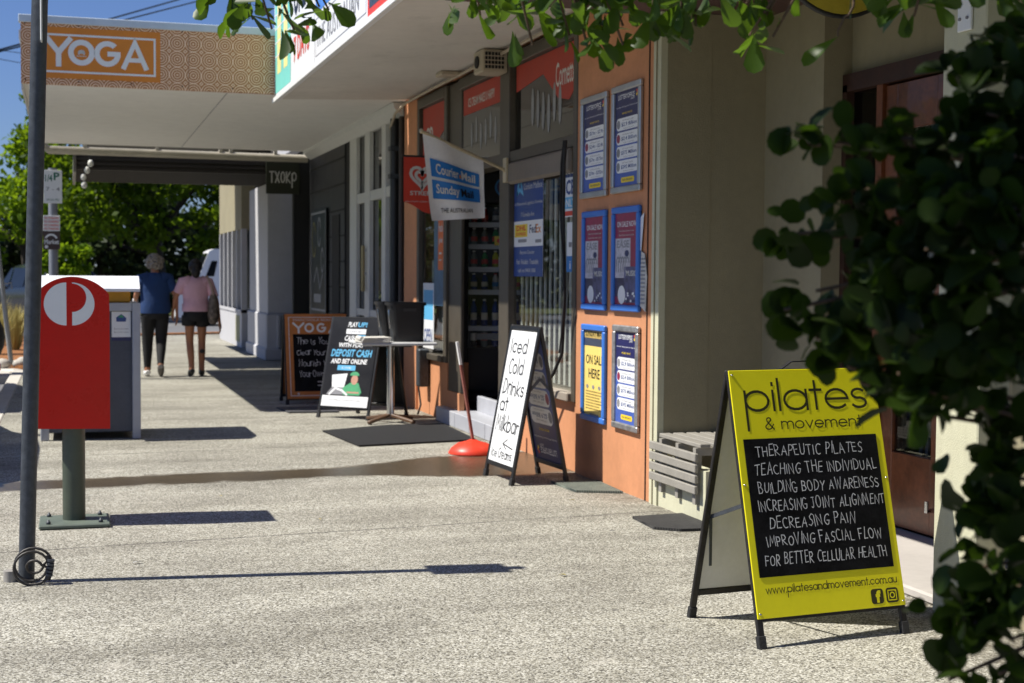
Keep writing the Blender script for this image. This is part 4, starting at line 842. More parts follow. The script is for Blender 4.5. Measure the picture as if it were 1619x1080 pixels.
winposter('window_poster', 'small white and blue card low on the window beside the cable', 9.82, 1.43, .22, .36, lambda P, w, h: (P.rect(0, 0, w, h*.32, blue_s, .001), P.rect(w*.2, h*.5, w*.5, h*.6, greyink, .001), P.text('i', w*.3, h*.06, w*.4, h*.22, whitev, .0014)))
winposter('window_strip', 'tall orange strip poster in the narrow shop window', 13.62, 1.45, .2, .62, lambda P, w, h: (P.rect(0, 0, w, h, orange_s, .0006), P.rect(0, 0, w, h, M('strip_orange', srgb(222, 104, 40), .45), .0008), P.text('Slow', w*.1, h*.82, w*.9, h*.95, offw, .0014, .02), P.text('fresh', w*.1, h*.6, w*.9, h*.74, offw, .0014, .02), P.text('pie', w*.2, h*.4, w*.85, h*.52, offw, .0014, .02), P.rect(w*.2, h*.25, w*.7, h*.28, offw, .0014), P.rect(w*.2, h*.15, w*.7, h*.17, offw, .0014)))

# ------------------------------------------------------------------ flags at the shop front
fl = thing('newspaper_flag', 'white newspaper flag hanging from a pole angled off the shop door post', 'flag', (3.42, 11.18, 2.27))
A = Vector((3.40, 11.16, 2.26)); B = Vector((2.66, 11.0, 2.535))
b = MB(); b.tube([A, B], .013, M('brass_pole', srgb(186, 172, 140), .5), 8); b.ell(B, .02, .02, .02, MATS['brass_pole'], 8, 6); b.build('pole', fl)
b = MB(); b.box(3.395, 3.418, 11.12, 11.21, 2.16, 2.36, MATS['brass_pole'], .004); b.tube([(3.39, 11.165, 2.26), A], .02, MATS['brass_pole'], 10); b.build('bracket', fl)
clothm = M('flag_cloth', (.74, .73, .7), .85, var=.08, vs=4)
b = MB(); nu, nv = 28, 30
TL, TR_, BL, BR = B+Vector((.01, 0, -.01)), Vector((3.2, 11.12, 2.33)), Vector((2.745, 10.99, 1.83)), Vector((3.215, 11.08, 1.865))
def flagpt(u, v):
    p = (TL*(1-u)+TR_*u)*v+(BL*(1-u)+BR*u)*(1-v); return p+Vector((.0, .03*math.sin(u*8+v*2.5)*(1-v*.6)+.012*math.sin(v*9+u*3)*(1-v), 0))
vs = [flagpt(i/nu, j/nv) for j in range(nv+1) for i in range(nu+1)]
fs = [(j*(nu+1)+i, j*(nu+1)+i+1, (j+1)*(nu+1)+i+1, (j+1)*(nu+1)+i) for j in range(nv) for i in range(nu)]
b.add(vs, fs, clothm, True)
class Curved(Panel):
    def __init__(s, mb): s.mb = mb
    def P(s, u, v, d=0): return flagpt(u, v)+Vector((-.1, -.995, 0))*(d+.008)
P = Curved(b)
def grid_rect(P, u0, v0, u1, v1, m, d, n=40):
    for i in range(n): P.rect(u0+(u1-u0)*i/n, v0, u0+(u1-u0)*(i+1)/n, v1, m, d)
grid_rect(P, .08, .52, .92, .73, blue_s, .001); grid_rect(P, .08, .26, .92, .48, blue_s, .001)
P.text('Courier', .16, .56, .55, .69, offw, .006, .02); P.text('Mail', .6, .56, .85, .69, offw, .006, .02); P.disc(.575, .6, .018, .03, orange_s, .006, 8)
P.text('Sunday', .14, .29, .53, .44, offw, .006, .02); P.text('Mail', .56, .31, .8, .43, blackv, .006, .02); P.text('THE AUSTRALIAN', .2, .09, .76, .15, blackv, .006, .01)
b.build('flag_cloth', fl)
f2 = thing('ice_cream_banner', 'red ice cream banner with a white heart swirl beside the narrow shop window', 'banner', (3.4, 13.3, 2.5))
b = MB(); P = Panel(b, (3.04, 13.28, 2.0), (1, 0, 0), (0, 0, 1)); out = [(0, .1), (.08, .07), (.2, -.0), (.38, -.04), (.38, .52), (0, .52)]
b.prism(out, P.O, P.U, P.V, P.N*-.004, M('banner_red', srgb(206, 62, 42), .6, var=.08)); heart(P, .18, .34, .12, offw, .002); P.text('STREETS', .06, .16, .34, .2, offw, .002, .02); P.text('ice cream makes u happy', .02, .09, .34, .11, offw, .002)
b.build('banner_cloth', f2)
b = MB(); b.tube([(3.02, 13.285, 2.53), (3.44, 13.285, 2.53)], .01, blackp, 8); b.build('bracket', f2)

# ------------------------------------------------------------------ drinks fridge behind the open door
fr = thing('drinks_fridge', 'black drinks fridge with pale shelves just inside the shop doorway', 'fridge', (3.95, 13.4, .28))
fo = Vector((3.63, 13.28, .28)); fu = Vector((.955, -.297, 0)); fn = Vector((-.297, -.955, 0))
def fp(u, d, z): return fo+fu*u-fn*d+Vector((0, 0, z))
def fbox(b, u0, u1, d0, d1, z0, z1, m, bev=0): b.obox(fp((u0+u1)/2, (d0+d1)/2, (z0+z1)/2), fu*(u1-u0), -fn*(d1-d0), Vector((0, 0, z1-z0)), m, bev)
b = MB()
for q in ((0, .05, 0, .55, 0, 2.1), (.6, .65, 0, .55, 0, 2.1), (.05, .6, .5, .55, 0, 2.1), (.05, .6, 0, .5, 1.82, 2.1), (.05, .6, 0, .5, 0, .42)): fbox(b, *q, blackv, .004)
P = Panel(b, fp(0, 0, 0), fu, (0, 0, 1)); P.disc(.42, 1.97, .12, .1, blue_s, .002, 24); P.disc(.42, 1.97, .1, .085, navy, .003, 24); P.text('cola', .35, 1.94, .49, 2.0, whitev, .004, .02); P.rect(.12, .5, .6, .56, greyink, .002)
b.build('cabinet', fr)
sz = [.62, .97, 1.19, 1.41, 1.62]
b = MB()
for z in sz:
    fbox(b, .05, .6, .03, .48, z-.02, z, offw); fbox(b, .05, .6, .012, .03, z-.035, z+.012, frame_g)
b.build('shelf', fr)
b = MB(); P = Panel(b, fp(0, .01, 0), fu, (0, 0, 1)); P.rect(.3, 1.41, .55, 1.5, yellow2, .003); P.disc(.38, 1.455, .06, .03, red_s, .004, 12); P.rect(.34, 1.2, .6, 1.3, paper, .003)
for k in range(5): P.disc(.3+.06*k, .53, .018, .014, red_s if k % 2 else offw, .004, 8)
b.build('price_card', fr)
b = MB(); fbox(b, .03, .62, -.012, -.006, .42, 1.82, gl_fridge); b.build('glass_door', fr)
bcols = [('red', srgb(150, 20, 18)), ('green', srgb(30, 130, 60)), ('clear', (.2, .22, .22)), ('blue', srgb(30, 60, 140)), ('yellow', srgb(190, 190, 40)), ('dark', srgb(40, 24, 18)), ('white', (.45, .45, .45))]
proto = {}
def bottle(u, z, kind, h):
    col = dict(bcols)[kind]; key = (kind, h); loc = fp(u, .12, z)
    label = f'{kind} drink bottle on the {{}} shelf of the black fridge'
    if key not in proto:
        t = thing('drink_bottle', '', 'bottle', loc, 'drink bottles in the fridge')
        b = MB(); b.lathe(loc, [(.0, 0), (.03, .004), (.032, .02), (.032, h*.6), (.026, h*.75), (.013, h*.88), (.013, h*.93)], M('bottle_'+kind, col, .25, var=.1), 12); b.build('bottle_body', t)
        b = MB(); b.lathe(loc, [(.0, h*.93), (.015, h*.93), (.015, h), (.0, h)], white if kind != 'white' else red_s, 10); b.build('bottle_cap', t)
        b = MB(); b.lathe(loc, [(.0325, h*.25), (.0328, h*.26), (.0328, h*.5), (.0325, h*.51)], offw if kind in ('dark', 'blue') else blue_s if kind == 'white' else red_s, 12); b.build('bottle_label', t)
        proto[key] = t; return t
    p = proto[key]; r = p.copy(); COL.objects.link(r); r.location = loc
    for c in list(p.children): k = c.copy(); COL.objects.link(k); k.parent = r
    return r
names = ['bottom', 'second lowest', 'middle', 'second highest', 'highest']; nth = ['first', 'second', 'third', 'fourth', 'fifth']
rows = [('dark clear blue blue white', .17), ('blue blue white white yellow', .17), ('clear green yellow white clear', .17), ('clear clear green green blue', .17), ('red red dark red red', .16)]
for r_i, (row, h) in enumerate(rows):
    zz = (.42, .62+.35, 1.19, 1.41, 1.62)[r_i]; zz = [.42, .97, 1.19, 1.41, 1.62][r_i]
    hh = .27 if r_i == 0 else h
    for k, kd in enumerate(row.split()):
        o = bottle(.1+.105*k, zz+.001, kd, hh); o['label'] = f'{kd} drink bottle, {nth[k]} from the left on the {names[r_i]} shelf of the black fridge'
# two more dark rows on the big bottle shelf
for k in range(5):
    o = bottle(.1+.105*k, .621, 'blue', .27); o['label'] = f'tall blue water bottle, {nth[k]} from the left on the wide lower shelf of the fridge'

# ------------------------------------------------------------------ table with tubs and papers
tb = thing('cafe_table', 'small pale topped pedestal table outside the narrow shop window', 'table', (2.93, 13.2, 0))
b = MB(); b.box(2.55, 3.27, 12.85, 13.5, .745, .775, M('pale_tabletop', (.6, .6, .6), .4, var=.04), .01); b.build('table_top', tb)
b = MB(); b.tube([(2.9, 13.2, .06), (2.9, 13.2, .745)], .036, chrome, 14); b.bar((2.72, 13.2, .73), (3.1, 13.2, .73), .05, .025, blackp); b.build('pedestal', tb)
for a in (35, 125, 215, 305):
    b = MB(); c_, s_ = math.cos(R(a)), math.sin(R(a)); b.bar((2.9, 13.2, .075), (2.9+.3*c_, 13.2+.3*s_, .022), .045, .03, M('brown_foot', srgb(92, 66, 46), .5), bev=.006); b.tube([(2.9+.28*c_, 13.2+.28*s_, 0), (2.9+.28*c_, 13.2+.28*s_, .03)], .018, rubber, 8); b.build('foot', tb)
def tub(label, x0, x1, y0, y1, z, h, lean=0):
    t = thing('black_tub', label, 'tub', ((x0+x1)/2, (y0+y1)/2, z))
    cx_, cy_ = (x0+x1)/2, (y0+y1)/2; hx, hy = (x1-x0)/2, (y1-y0)/2
    def ring(k, zz, r=.04):
        out = []
        for sx, sy, a in ((1, -1, -90), (1, 1, 0), (-1, 1, 90), (-1, -1, 180)):
            for i in range(4):
                an = R(a+30*i); out.append(Vector((cx_+sx*(hx*k-r)+r*math.cos(an)+lean*(zz-z), cy_+sy*(hy*k-r)+r*math.sin(an), zz)))
        return out
    b = MB(); b.loft([ring(.84, z+.001), ring(.98, z+h), ring(1.06, z+h), ring(1.06, z+h-.03), ring(1.0, z+h-.03)], blackp, False, False); b.loft([ring(.82, z+.012), ring(.95, z+h-.001)][::-1], blackp, False, False)
    b.add(ring(.84, z+.002), [tuple(range(16))], blackp); b.build('tub_body', t)
    b = MB(); b.rect = None; b.box(cx_-.06, cx_+.06, y0-.004+hy*.04, y0+.002+hy*.04, z+h-.085, z+h-.055, M('handle_slot', (.05, .045, .04), .6)); b.build('hand_slot', t)
    b = MB(); b.tube([(x0+lean*h*.4, cy_-hy*.5, z+h*.35), (x0-.012+lean*h*.4, cy_-hy*.55, z+h*.62), (x0+lean*h, cy_-hy*.5, z+h*.8)], .01, chrome, 8); b.build('handle', t)
tub('large black plastic tub in front on the pale cafe table', 2.86, 3.2, 12.95, 13.2, .775, .37, -.05)
tub('black plastic tub behind the larger tub on the cafe table', 2.82, 3.08, 13.215, 13.46, .775, .37, -.08)
nm = MB()
for k in range(4): nm.obox((2.68+.006*k, 13.0, .781+.012*k), Vector((.27, .02*k, 0)), Vector((-.01, .3, 0)), (0, 0, .0112), paper, .002)
nm.tube([(2.56, 12.86, .81), (2.57, 13.14, .81)], .022, paper, 10)
tag(nm.build('newspaper_stack', loc=(2.68, 13.0, .78)), 'folded newspapers stacked at the edge of the cafe table', 'newspapers')
wb = thing('wall_box', 'grey metal box fixed low on the orange wall behind the table', 'box', (3.4, 13.9, .45))
b = MB(); b.box(3.33, 3.44, 13.85, 13.98, .28, .66, galv, .012); b.build('case', wb)
b = MB(); b.tube([(3.34, 13.9, .28), (3.36, 13.88, .1), (3.3, 13.75, .02)], .01, rubber, 8); b.build('cord', wb)
b = MB(); b.lathe((3.02, 10.74, 0), [(.0, 0), (.19, 0), (.192, .012), (.17, .045), (.12, .082), (.05, .1), (.03, .11), (0, .11)], M('red_base_plastic', srgb(222, 66, 44), .4, var=.08), 28)
rb = thing('leaning_flag_stand', 'red domed base holding a leaning faded brown stick with a white top', 'stand', (3.02, 10.74, 0)); b.build('base', rb)
b = MB(); b.bar((3.03, 10.76, .09), (2.925, 10.76, .7), .036, .018, M('faded_brown_stick', srgb(150, 92, 80), .7, var=.2)); b.bar((2.925, 10.76, .7), (2.895, 10.76, .88), .036, .018, white); b.build('stick', rb)

# ------------------------------------------------------------------ mats
def mat_(label, pts, m, name='rubber_mat', h=.014, g=None):
    b = MB(); b.prism(pts, (0, 0, 0.002), Vector((1, 0, 0)), Vector((0, 1, 0)), Vector((0, 0, h)), m)
    c = sum((Vector((*p, 0)) for p in pts), Vector())/len(pts)
    return tag(b.build(name, loc=c), label, 'mat')
def rib_mat(name, a, b_, sc):
    m, nt, N, bs = new_mat(name); v = objc(nt); w = N.new('ShaderNodeTexWave'); w.inputs['Scale'].default_value = sc; w.inputs['Distortion'].default_value = 1.5; w.inputs['Detail'].default_value = 3; nt.links.new(v, w.inputs[0])
    n = noise(nt, 12, 5, .7, v); f = mth(nt, 'ADD', mth(nt, 'MULTIPLY', w.outputs['Fac'], .5), mth(nt, 'MULTIPLY', n.outputs[0], .5))
    nt.links.new(ramp(nt, f, .3, .75, a, b_), bs.inputs['Base Color']); bs.inputs['Roughness'].default_value = .8; bump(nt, f, .8, .006, bs); return m
mat_('large black rubber doormat in front of the milk bar steps', [(2.139, 12.53), (2.238, 11.36), (3.28, 11.55), (3.33, 12.86), (2.814, 12.87)], rib_mat('black_mat', (.003, .003, .0035), (.012, .012, .014), 30))
mat_('small worn grey green mat against the orange pier', [(3.1, 9.06), (3.12, 8.62), (3.4, 8.5), (3.42, 9.04)], rib_mat('grey_green_mat', srgb(62, 70, 66), srgb(122, 130, 120), 22))
mat_('dark worn rubber mat on the path beside the bench', [(3.1, 7.6), (3.08, 7.24), (3.2, 7.14), (3.425, 7.12), (3.425, 7.63)], rib_mat('worn_dark_mat', (.01, .01, .011), (.06, .058, .055), 26))
mat_('flat grey mat under the canopy beside the YOGA chalkboard', [(2.05, 14.85), (2.1, 14.3), (2.6, 14.25), (2.6, 14.85)], rib_mat('shade_mat', (.03, .03, .035), (.1, .1, .11), 26))

# ------------------------------------------------------------------ post box
pb = thing('post_box', 'red street posting box with a white round P emblem on a dark green post', 'post box', (.02, 8.25, 0))
b = MB(); prof = [(-.19, .545), (.19, .545)]+[(.192, 1.165)]
prof = [(-.196, .543), (.188, .535), (.188, 1.185)]+[(-.004+.235*math.cos(R(a)), 1.135+.235*math.sin(R(a))) for a in range(36, 146, 6)]+[(-.196, 1.185)]
b.prism(prof, (.018, 8.2, 0), Vector((1, 0, 0)), Vector((0, 0, 1)), Vector((0, .36, 0)), red_p)
b.prism([(x*1.02+.0, z if z < .6 else z+.008) for x, z in prof], (.018, 8.186, 0), Vector((1, 0, 0)), Vector((0, 0, 1)), Vector((0, .02, 0)), red_p); b.build('box_body', pb)
b = MB(); P = Panel(b, (.0, 8.1845, 1.228), (1, 0, 0), (0, 0, 1))
r0 = .118; P.disc(-.018, 0, r0, r0, whitev, 0, 26, 90, 270)
out = [(0.012+r0*math.cos(R(a)), r0*math.sin(R(a))) for a in range(90, -91, -6)]
q = [(.012, -r0), (.012, -.038)]+[(.012+.072*math.cos(R(a)), .036+.076*math.sin(R(a))) for a in range(-90, 91, 10)]
vs = []; n = 24
for i in range(n+1):
    a = R(90-180*i/n); vs.append(P.P(.012+r0*math.cos(a), r0*math.sin(a), 0)); vs.append(P.P(.012+.075*math.cos(a), .034+.078*math.sin(a), 0))
b.add(vs, [(2*i, 2*i+1, 2*i+3, 2*i+2) for i in range(n)], whitev); b.build('emblem', pb)
b = MB(); dkg = M('post_green', srgb(70, 78, 66), .4, var=.1); b.tube([(.015, 8.27, .015), (.015, 8.27, .545)], .062, dkg, 20); b.build('post', pb)
b = MB(); b.box(-.17, .205, 8.075, 8.42, .004, .026, M('plate_green', srgb(96, 106, 96), .5, var=.15, dirt=.2), .006); b.build('base_plate', pb)
b = MB()
for xx in (-.12, .155):
    for yy in (8.12, 8.37): b.lathe((xx, yy, .026), [(.0, 0), (.012, 0), (.012, .014), (.006, .015), (.006, .024), (0, .024)], galv, 8)
b.build('anchor_bolts', pb)
# bin enclosure
bn = thing('bin_enclosure', 'grey panelled litter bin enclosure with a white roof behind the red post box', 'bin', (.1, 12.75, 0))
b = MB(); b.box(-.19, .51, 12.43, 13.15, .06, 1.1, slate, .006); b.build('side_panel', bn)
b = MB()
for xx in (-.24, .5):
    for yy in (12.39, 13.1): b.box(xx, xx+.068, yy, yy+.07, 0, 1.15, frame_g, .006)
b.box(-.172, .5, 12.4, 12.42, 1.08, 1.15, frame_g, .004); b.build('frame', bn)
b = MB(); b.box(-.17, .49, 12.46, 13.1, 1.15, 1.255, M('bin_lid_yellow', srgb(206, 152, 40), .5), .01); b.build('bin_lid', bn)
b = MB(); b.prism([(12.28, 1.245), (13.3, 1.29), (13.3, 1.36), (12.5, 1.375), (12.28, 1.27)], (-.3, 0, 0), Vector((0, 1, 0)), Vector((0, 0, 1)), Vector((.86, 0, 0)), M('white_roof', (.8, .81, .83), .35, var=.03)); b.build('roof', bn)
b = MB(); P = Panel(b, (.335, 12.425, .86), (1, 0, 0), (0, 0, 1)); P.rect(0, 0, .155, .215, whitev, .002); P.prism if False else None
P.rect(0, -.03, .155, 0, navy, .002); P.poly([(.04, .13), (.115, .13), (.12, .16), (.08, .195), (.035, .165)], navy3, .003); P.poly([(.05, .165), (.1, .165), (.08, .19)], green, .004)
for k in range(2): P.text('Buy now for us here', .02, .06-.028*k, .135, .078-.028*k, greyink, .003)
b.build('notice', bn)
# near pole with cable lock, and its plate up top
pl = thing('street_sign_pole', 'galvanised pole with a coiled bike lock at its foot, nearest the kerb', 'pole', (-.19, 6.75, 0))
b = MB(); b.tube([(-.197, 6.75, 0), (-.118, 6.75, 2.62), (-.106, 6.75, 3.02)], .0355, galv, 20); b.build('pole', pl)
b = MB(); b.box(-.116, -.108, 6.65, 6.86, 2.42, 2.95, white, .003); b.build('sign_plate', pl)
b = MB(); b.tube([(-.265, 6.78, 0), (-.265, 6.78, .05)], .032, M('stub_concrete', srgb(150, 146, 140), .9, var=.2), 14); tag(b.build('footing_stub', loc=(-.265, 6.78, 0)), 'small grey pipe stub in the ground beside the galvanised pole', 'stub')
b = MB(); pts = []
for i in range(64):
    a = i/64*2*math.pi*3; r = .066+.018*math.sin(a*.41+1)-.02*(i//22 == 1); pts.append((-.165+r*math.cos(a), 6.69+.012*math.sin(a*.7)-.012*(i//22), .082+r*.95*math.sin(a)))
b.tube(pts, .006, M('lock_sleeve', (.045, .04, .035), .5, var=.3), 8)
lk = thing('bike_lock', 'coiled dark cable bike lock looped around the pole foot', 'bike lock', (-.17, 6.69, .08)); b.build('cable', lk)
b = MB(); b.tube([(-.105, 6.675, .02), (-.088, 6.672, .08), (-.105, 6.675, .13)], .014, blackp, 12)
for k in range(5): b.tube([(-.098+.002*k, 6.665, .04+.016*k), (-.096+.002*k, 6.664, .05+.016*k)], .0165, galv, 12)
b.build('combination_dial', lk)
# parking sign post
ps = thing('parking_sign_post', 'slim grey post with a white parking plate and small red and brown plates', 'sign', (-.2, 19.6, 0))
b = MB(); b.tube([(-.2, 19.6, 0), (-.2, 19.6, 2.76)], .06, M('post_grey', srgb(128, 132, 142), .5, var=.08), 12); b.build('post', ps)
b = MB(); P = Panel(b, (-.315, 19.52, 2.3), (1, 0, 0), (0, 0, 1)); P.sheet(0, 0, .23, .43, whitev, -.006, 0, .002); gsign = M('sign_green', srgb(40, 110, 90), .5)
P.text('P', .125, .3, .2, .4, gsign, .002, .03); P.text('1/4', .02, .28, .11, .37, gsign, .002, .02); P.text('7 - 4', .03, .16, .2, .21, greyink, .002, .01); P.text('MON-FRI', .04, .03, .19, .06, gsign, .002); b.build('parking_plate', ps)
b = MB(); P = Panel(b, (-.325, 19.52, 1.94), (1, 0, 0), (0, 0, 1)); P.sheet(0, 0, .21, .2, whitev, -.006, 0, .002)
for k in range(4): P.text('NO STANDING', .015, .015+.046*k, .195, .045+.046*k, red_s, .002, .02)
b.build('red_notice_plate', ps)
b = MB(); P = Panel(b, (-.325, 19.52, 1.7), (1, 0, 0), (0, 0, 1)); P.sheet(0, 0, .21, .235, M('plate_brown', srgb(70, 52, 50), .5), -.006, 0, .002); P.text('Market', .015, .07, .195, .13, whitev, .002, .02); P.ring(.1, .12, .06, .085, whitev, .002, 14, 20, 160); P.disc(.04, .035, .022, .022, whitev, .002, 10)
b.build('market_plate', ps)
lp = thing('leaning_stake', 'thin pale leaning stake with a side brace in the garden bed', 'stake', (-.85, 22.3, 0))
b = MB(); b.tube([(-.83, 22.3, 0), (-1.07, 22.3, 2.35)], .035, M('stake_grey', srgb(140, 142, 140), .6), 8); b.build('shaft', lp)
b = MB(); b.tube([(-.94, 22.3, 1.2), (-1.3, 22.3, .95)], .02, MATS['stake_grey'], 8); b.tube([(-.95, 22.3, 1.22), (-.82, 22.28, 1.25), (-.82, 22.28, 1.15)], .012, MATS['stake_grey'], 6); b.build('brace', lp)
dk = thing('dark_bag', 'dark rounded bag with a red base strip beside the leaning stake', 'bag', (-1.1, 20.9, 0))
b = MB(); b.ell((-1.22, 20.9, .5), .36, .3, .42, M('black_canvas', (.012, .012, .014), .8, var=.3), 16, 10); b.build('bag_body', dk)
b = MB(); b.lathe((-1.22, 20.9, .03), [(.28, 0), (.3, .02), (.3, .1), (.26, .12)], red_p, 16); b.build('base_strip', dk)

# ------------------------------------------------------------------ people
skin = M('skin', srgb(176, 122, 92), .55, var=.08, vs=12)
skin2 = M('tanned_skin', srgb(172, 116, 84), .5, var=.08, vs=12)
def body(parent, J, E, rad, mat):
    """one continuous skinned surface over a skeleton; J joints (world), E edges, rad radius per joint"""
    names = list(J); me = bpy.data.meshes.new('body'); base = parent_loc(parent)
    me.from_pydata([tuple(Vector(J[n])-base) for n in names], [(names.index(a), names.index(c)) for a, c in E], [])
    o = bpy.data.objects.new('body', me); COL.objects.link(o)
    bpy.context.view_layer.objects.active = o
    md = o.modifiers.new('s', 'SKIN'); sv = me.skin_vertices[0].data
    for i, n in enumerate(names):
        r = rad[n]; sv[i].radius = r if isinstance(r, tuple) else (r, r); sv[i].use_root = (n == 'pelvis')
    sb = o.modifiers.new('d', 'SUBSURF'); sb.levels = 2; sb.render_levels = 2
    bpy.context.view_layer.update()
    dg = bpy.context.evaluated_depsgraph_get(); nm = bpy.data.meshes.new_from_object(o.evaluated_get(dg))
    o.modifiers.clear(); o.data = nm; nm.materials.clear(); nm.materials.append(mat)
    nm.polygons.foreach_set('use_smooth', [True]*len(nm.polygons)); o.parent = parent
    return o
def limb(b, pts, m, n=12, cap=True):
    """loft of ellipses: pts = (x, y, z, rx, ry)"""
    b.loft([[Vector((x+rx*math.cos(2*math.pi*j/n), y+ry*math.sin(2*math.pi*j/n), z)) for j in range(n)] for x, y, z, rx, ry in pts], m, True, cap)
def hand(J, E, rad, side, wr, dirn, out):
    """palm, four unequal fingers and a thumb off the side of the palm"""
    d = Vector(dirn).normalized(); o = Vector(out).normalized(); f = d.cross(o)
    w = Vector(wr); p = w+d*.075; J[side+'palm'] = p; rad[side+'palm'] = (.036, .018); E.append((side+'wrist', side+'palm'))
    for k, (off, ln) in enumerate(((-.03, .07), (-.01, .08), (.01, .075), (.028, .06))):
        a = p+f*off+d*.025; c = a+d*ln*.55+o*.006; e = c+d*ln*.4+o*.02
        for q, v, r in (('a', a, .0095), ('b', c, .0085), ('c', e, .007)): J[f'{side}f{k}{q}'] = v; rad[f'{side}f{k}{q}'] = r
        E += [(side+'palm', f'{side}f{k}a'), (f'{side}f{k}a', f'{side}f{k}b'), (f'{side}f{k}b', f'{side}f{k}c')]
    t0 = w+d*.045-f*.034; t1 = t0+d*.03-f*.022; t2 = t1+d*.03+o*.006
    for q, v, r in (('a', t0, .012), ('b', t1, .0105), ('c', t2, .009)): J[f'{side}t{q}'] = v; rad[f'{side}t{q}'] = r
    E += [(side+'palm', side+'ta'), (side+'ta', side+'tb'), (side+'tb', side+'tc')]
def person(label, x, y, H, lfoot, rfoot, lhand, rhand, lel, rel, sm, head_tilt=0.0):
    k = H/1.66; t = thing('person', label, 'person', (x, y, 0))
    V = lambda a, c, z: Vector((x+a*k, y+c*k, z*k))
    J = {'pelvis': V(0, 0, .9), 'waist': V(0, .01, 1.05), 'chest': V(0, .02, 1.24), 'neck0': V(0, .015, 1.38), 'neck': V(head_tilt*.3, .03, 1.44), 'skull': V(head_tilt, .045, 1.53), 'crown': V(head_tilt, .04, 1.61), 'nose': V(head_tilt, .15, 1.52)}
    rad = {'pelvis': (.15*k, .11*k), 'waist': (.125*k, .095*k), 'chest': (.145*k, .1*k), 'neck0': (.07*k, .06*k), 'neck': .05*k, 'skull': (.078*k, .088*k), 'crown': (.05*k, .06*k), 'nose': .012*k}
    E = [('pelvis', 'waist'), ('waist', 'chest'), ('chest', 'neck0'), ('neck0', 'neck'), ('neck', 'skull'), ('skull', 'crown'), ('skull', 'nose')]
    for s, sx, foot, hnd, el in (('l', -1, lfoot, lhand, lel), ('r', 1, rfoot, rhand, rel)):
        J[s+'ear'] = V(head_tilt+sx*.08, .03, 1.525); rad[s+'ear'] = .016*k; E.append(('skull', s+'ear'))
        J[s+'sho'] = V(sx*.165, .01, 1.345); J[s+'elb'] = V(*el); J[s+'wrist'] = V(*hnd)
        rad[s+'sho'] = .058*k; rad[s+'elb'] = .037*k; rad[s+'wrist'] = (.026*k, .02*k)
        E += [('chest', s+'sho'), (s+'sho', s+'elb'), (s+'elb', s+'wrist')]
        dirn = (J[s+'wrist']-J[s+'elb']); hand(J, E, rad, s, J[s+'wrist'], dirn+Vector((0, .02, -.05)), Vector((-sx, .2, 0)))
        fx_, fy_, lift, hl = foot; an = V(fx_, fy_, .075+lift+hl)
        kn = V(sx*.095*.6+fx_*.4, fy_*.45+.055+hl*.5, .49+lift*.4); hp = V(sx*.085, 0, .84)
        J[s+'hip'] = hp; J[s+'knee'] = kn; J[s+'ank'] = an; J[s+'heel'] = V(fx_, fy_-.045, .04+lift+hl); J[s+'toe'] = V(fx_+sx*.015, fy_+.15, .03+lift)
        J[s+'calf'] = kn.lerp(an, .35)+Vector((0, -.022*k, 0)); rad[s+'calf'] = .056*k
        rad[s+'hip'] = (.09*k, .085*k); rad[s+'knee'] = .055*k; rad[s+'ank'] = .036*k; rad[s+'heel'] = .033*k; rad[s+'toe'] = (.04*k, .022*k)
        E += [('pelvis', s+'hip'), (s+'hip', s+'knee'), (s+'knee', s+'calf'), (s+'calf', s+'ank'), (s+'ank', s+'heel'), (s+'ank', s+'toe')]
    body(t, J, E, rad, sm)
    return t, J, V, k
def sleeve(b, J, s, k, m, upto=.75, r0=.078, r1=.062):
    p, q = J[s+'sho'], J[s+'sho'].lerp(J[s+'elb'], upto); c = J['chest'].lerp(p, .55)
    b.tube([c, p.lerp(c, .25)+Vector((0, 0, .015)), p, p.lerp(q, .5), q], [r0*1.25*k, r0*1.15*k, r0*k, (r0+r1)/2*k, r1*k], m, 12)
def shirt(t, J, V, k, m, hem=.88, w=1.0):
    b = MB(); rows = [(0, .0, hem, .185*w, .135), (0, .0, hem+.1, .183*w, .135), (0, .005, 1.04, .17*w, .125), (0, .01, 1.16, .178*w, .128), (0, .015, 1.27, .19*w, .125), (0, .015, 1.34, .175*w, .105), (0, .018, 1.385, .11*w, .08), (0, .022, 1.41, .07*w, .066)]
    def wob(j, i): return 1+.03*math.sin(j*1.9+i*1.3)+.018*math.sin(j*.8-i*2.1)
    n = 20
    b.loft([[V(a+rx*math.cos(2*math.pi*j/n)*wob(j, i), c+ry*math.sin(2*math.pi*j/n)*wob(j, i), z) for j in range(n)] for i, (a, c, z, rx, ry) in enumerate(rows)], m)
    for s in 'lr': sleeve(b, J, s, k, m)
    return b.build('shirt', t)
def trousers(t, J, V, k, m, name, upto=1.0, r=(.105, .075, .066, .046), waist=.95, hip=.178):
    b = MB(); n = 18
    b.loft([[V(rx*math.cos(2*math.pi*j/n), ry*math.sin(2*math.pi*j/n)-.0, z) for j in range(n)] for z, rx, ry in ((.78, hip*.85, .11), (.83, hip*.96, .13), (.89, hip*.95, .132), (waist, hip*.84, .115))], m)
    for s in 'lr':
        h, kn, ca, an = J[s+'hip'], J[s+'knee'], J[s+'calf'], J[s+'ank']
        if upto >= 1: b.tube([h, h.lerp(kn, .5), kn, ca, ca.lerp(an, .6), an.lerp(ca, .06)], [r[0]*k, r[0]*.85*k, r[1]*k, r[2]*k, (r[2]+r[3])/2.2*k, r[3]*k], m, 12)
        else: b.tube([h+Vector((0, 0, .02)), h.lerp(kn, upto*.5), h.lerp(kn, upto)], [r[0]*1.05*k, r[0]*1.05*k, r[0]*1.02*k], m, 14)
    return b.build(name, t)
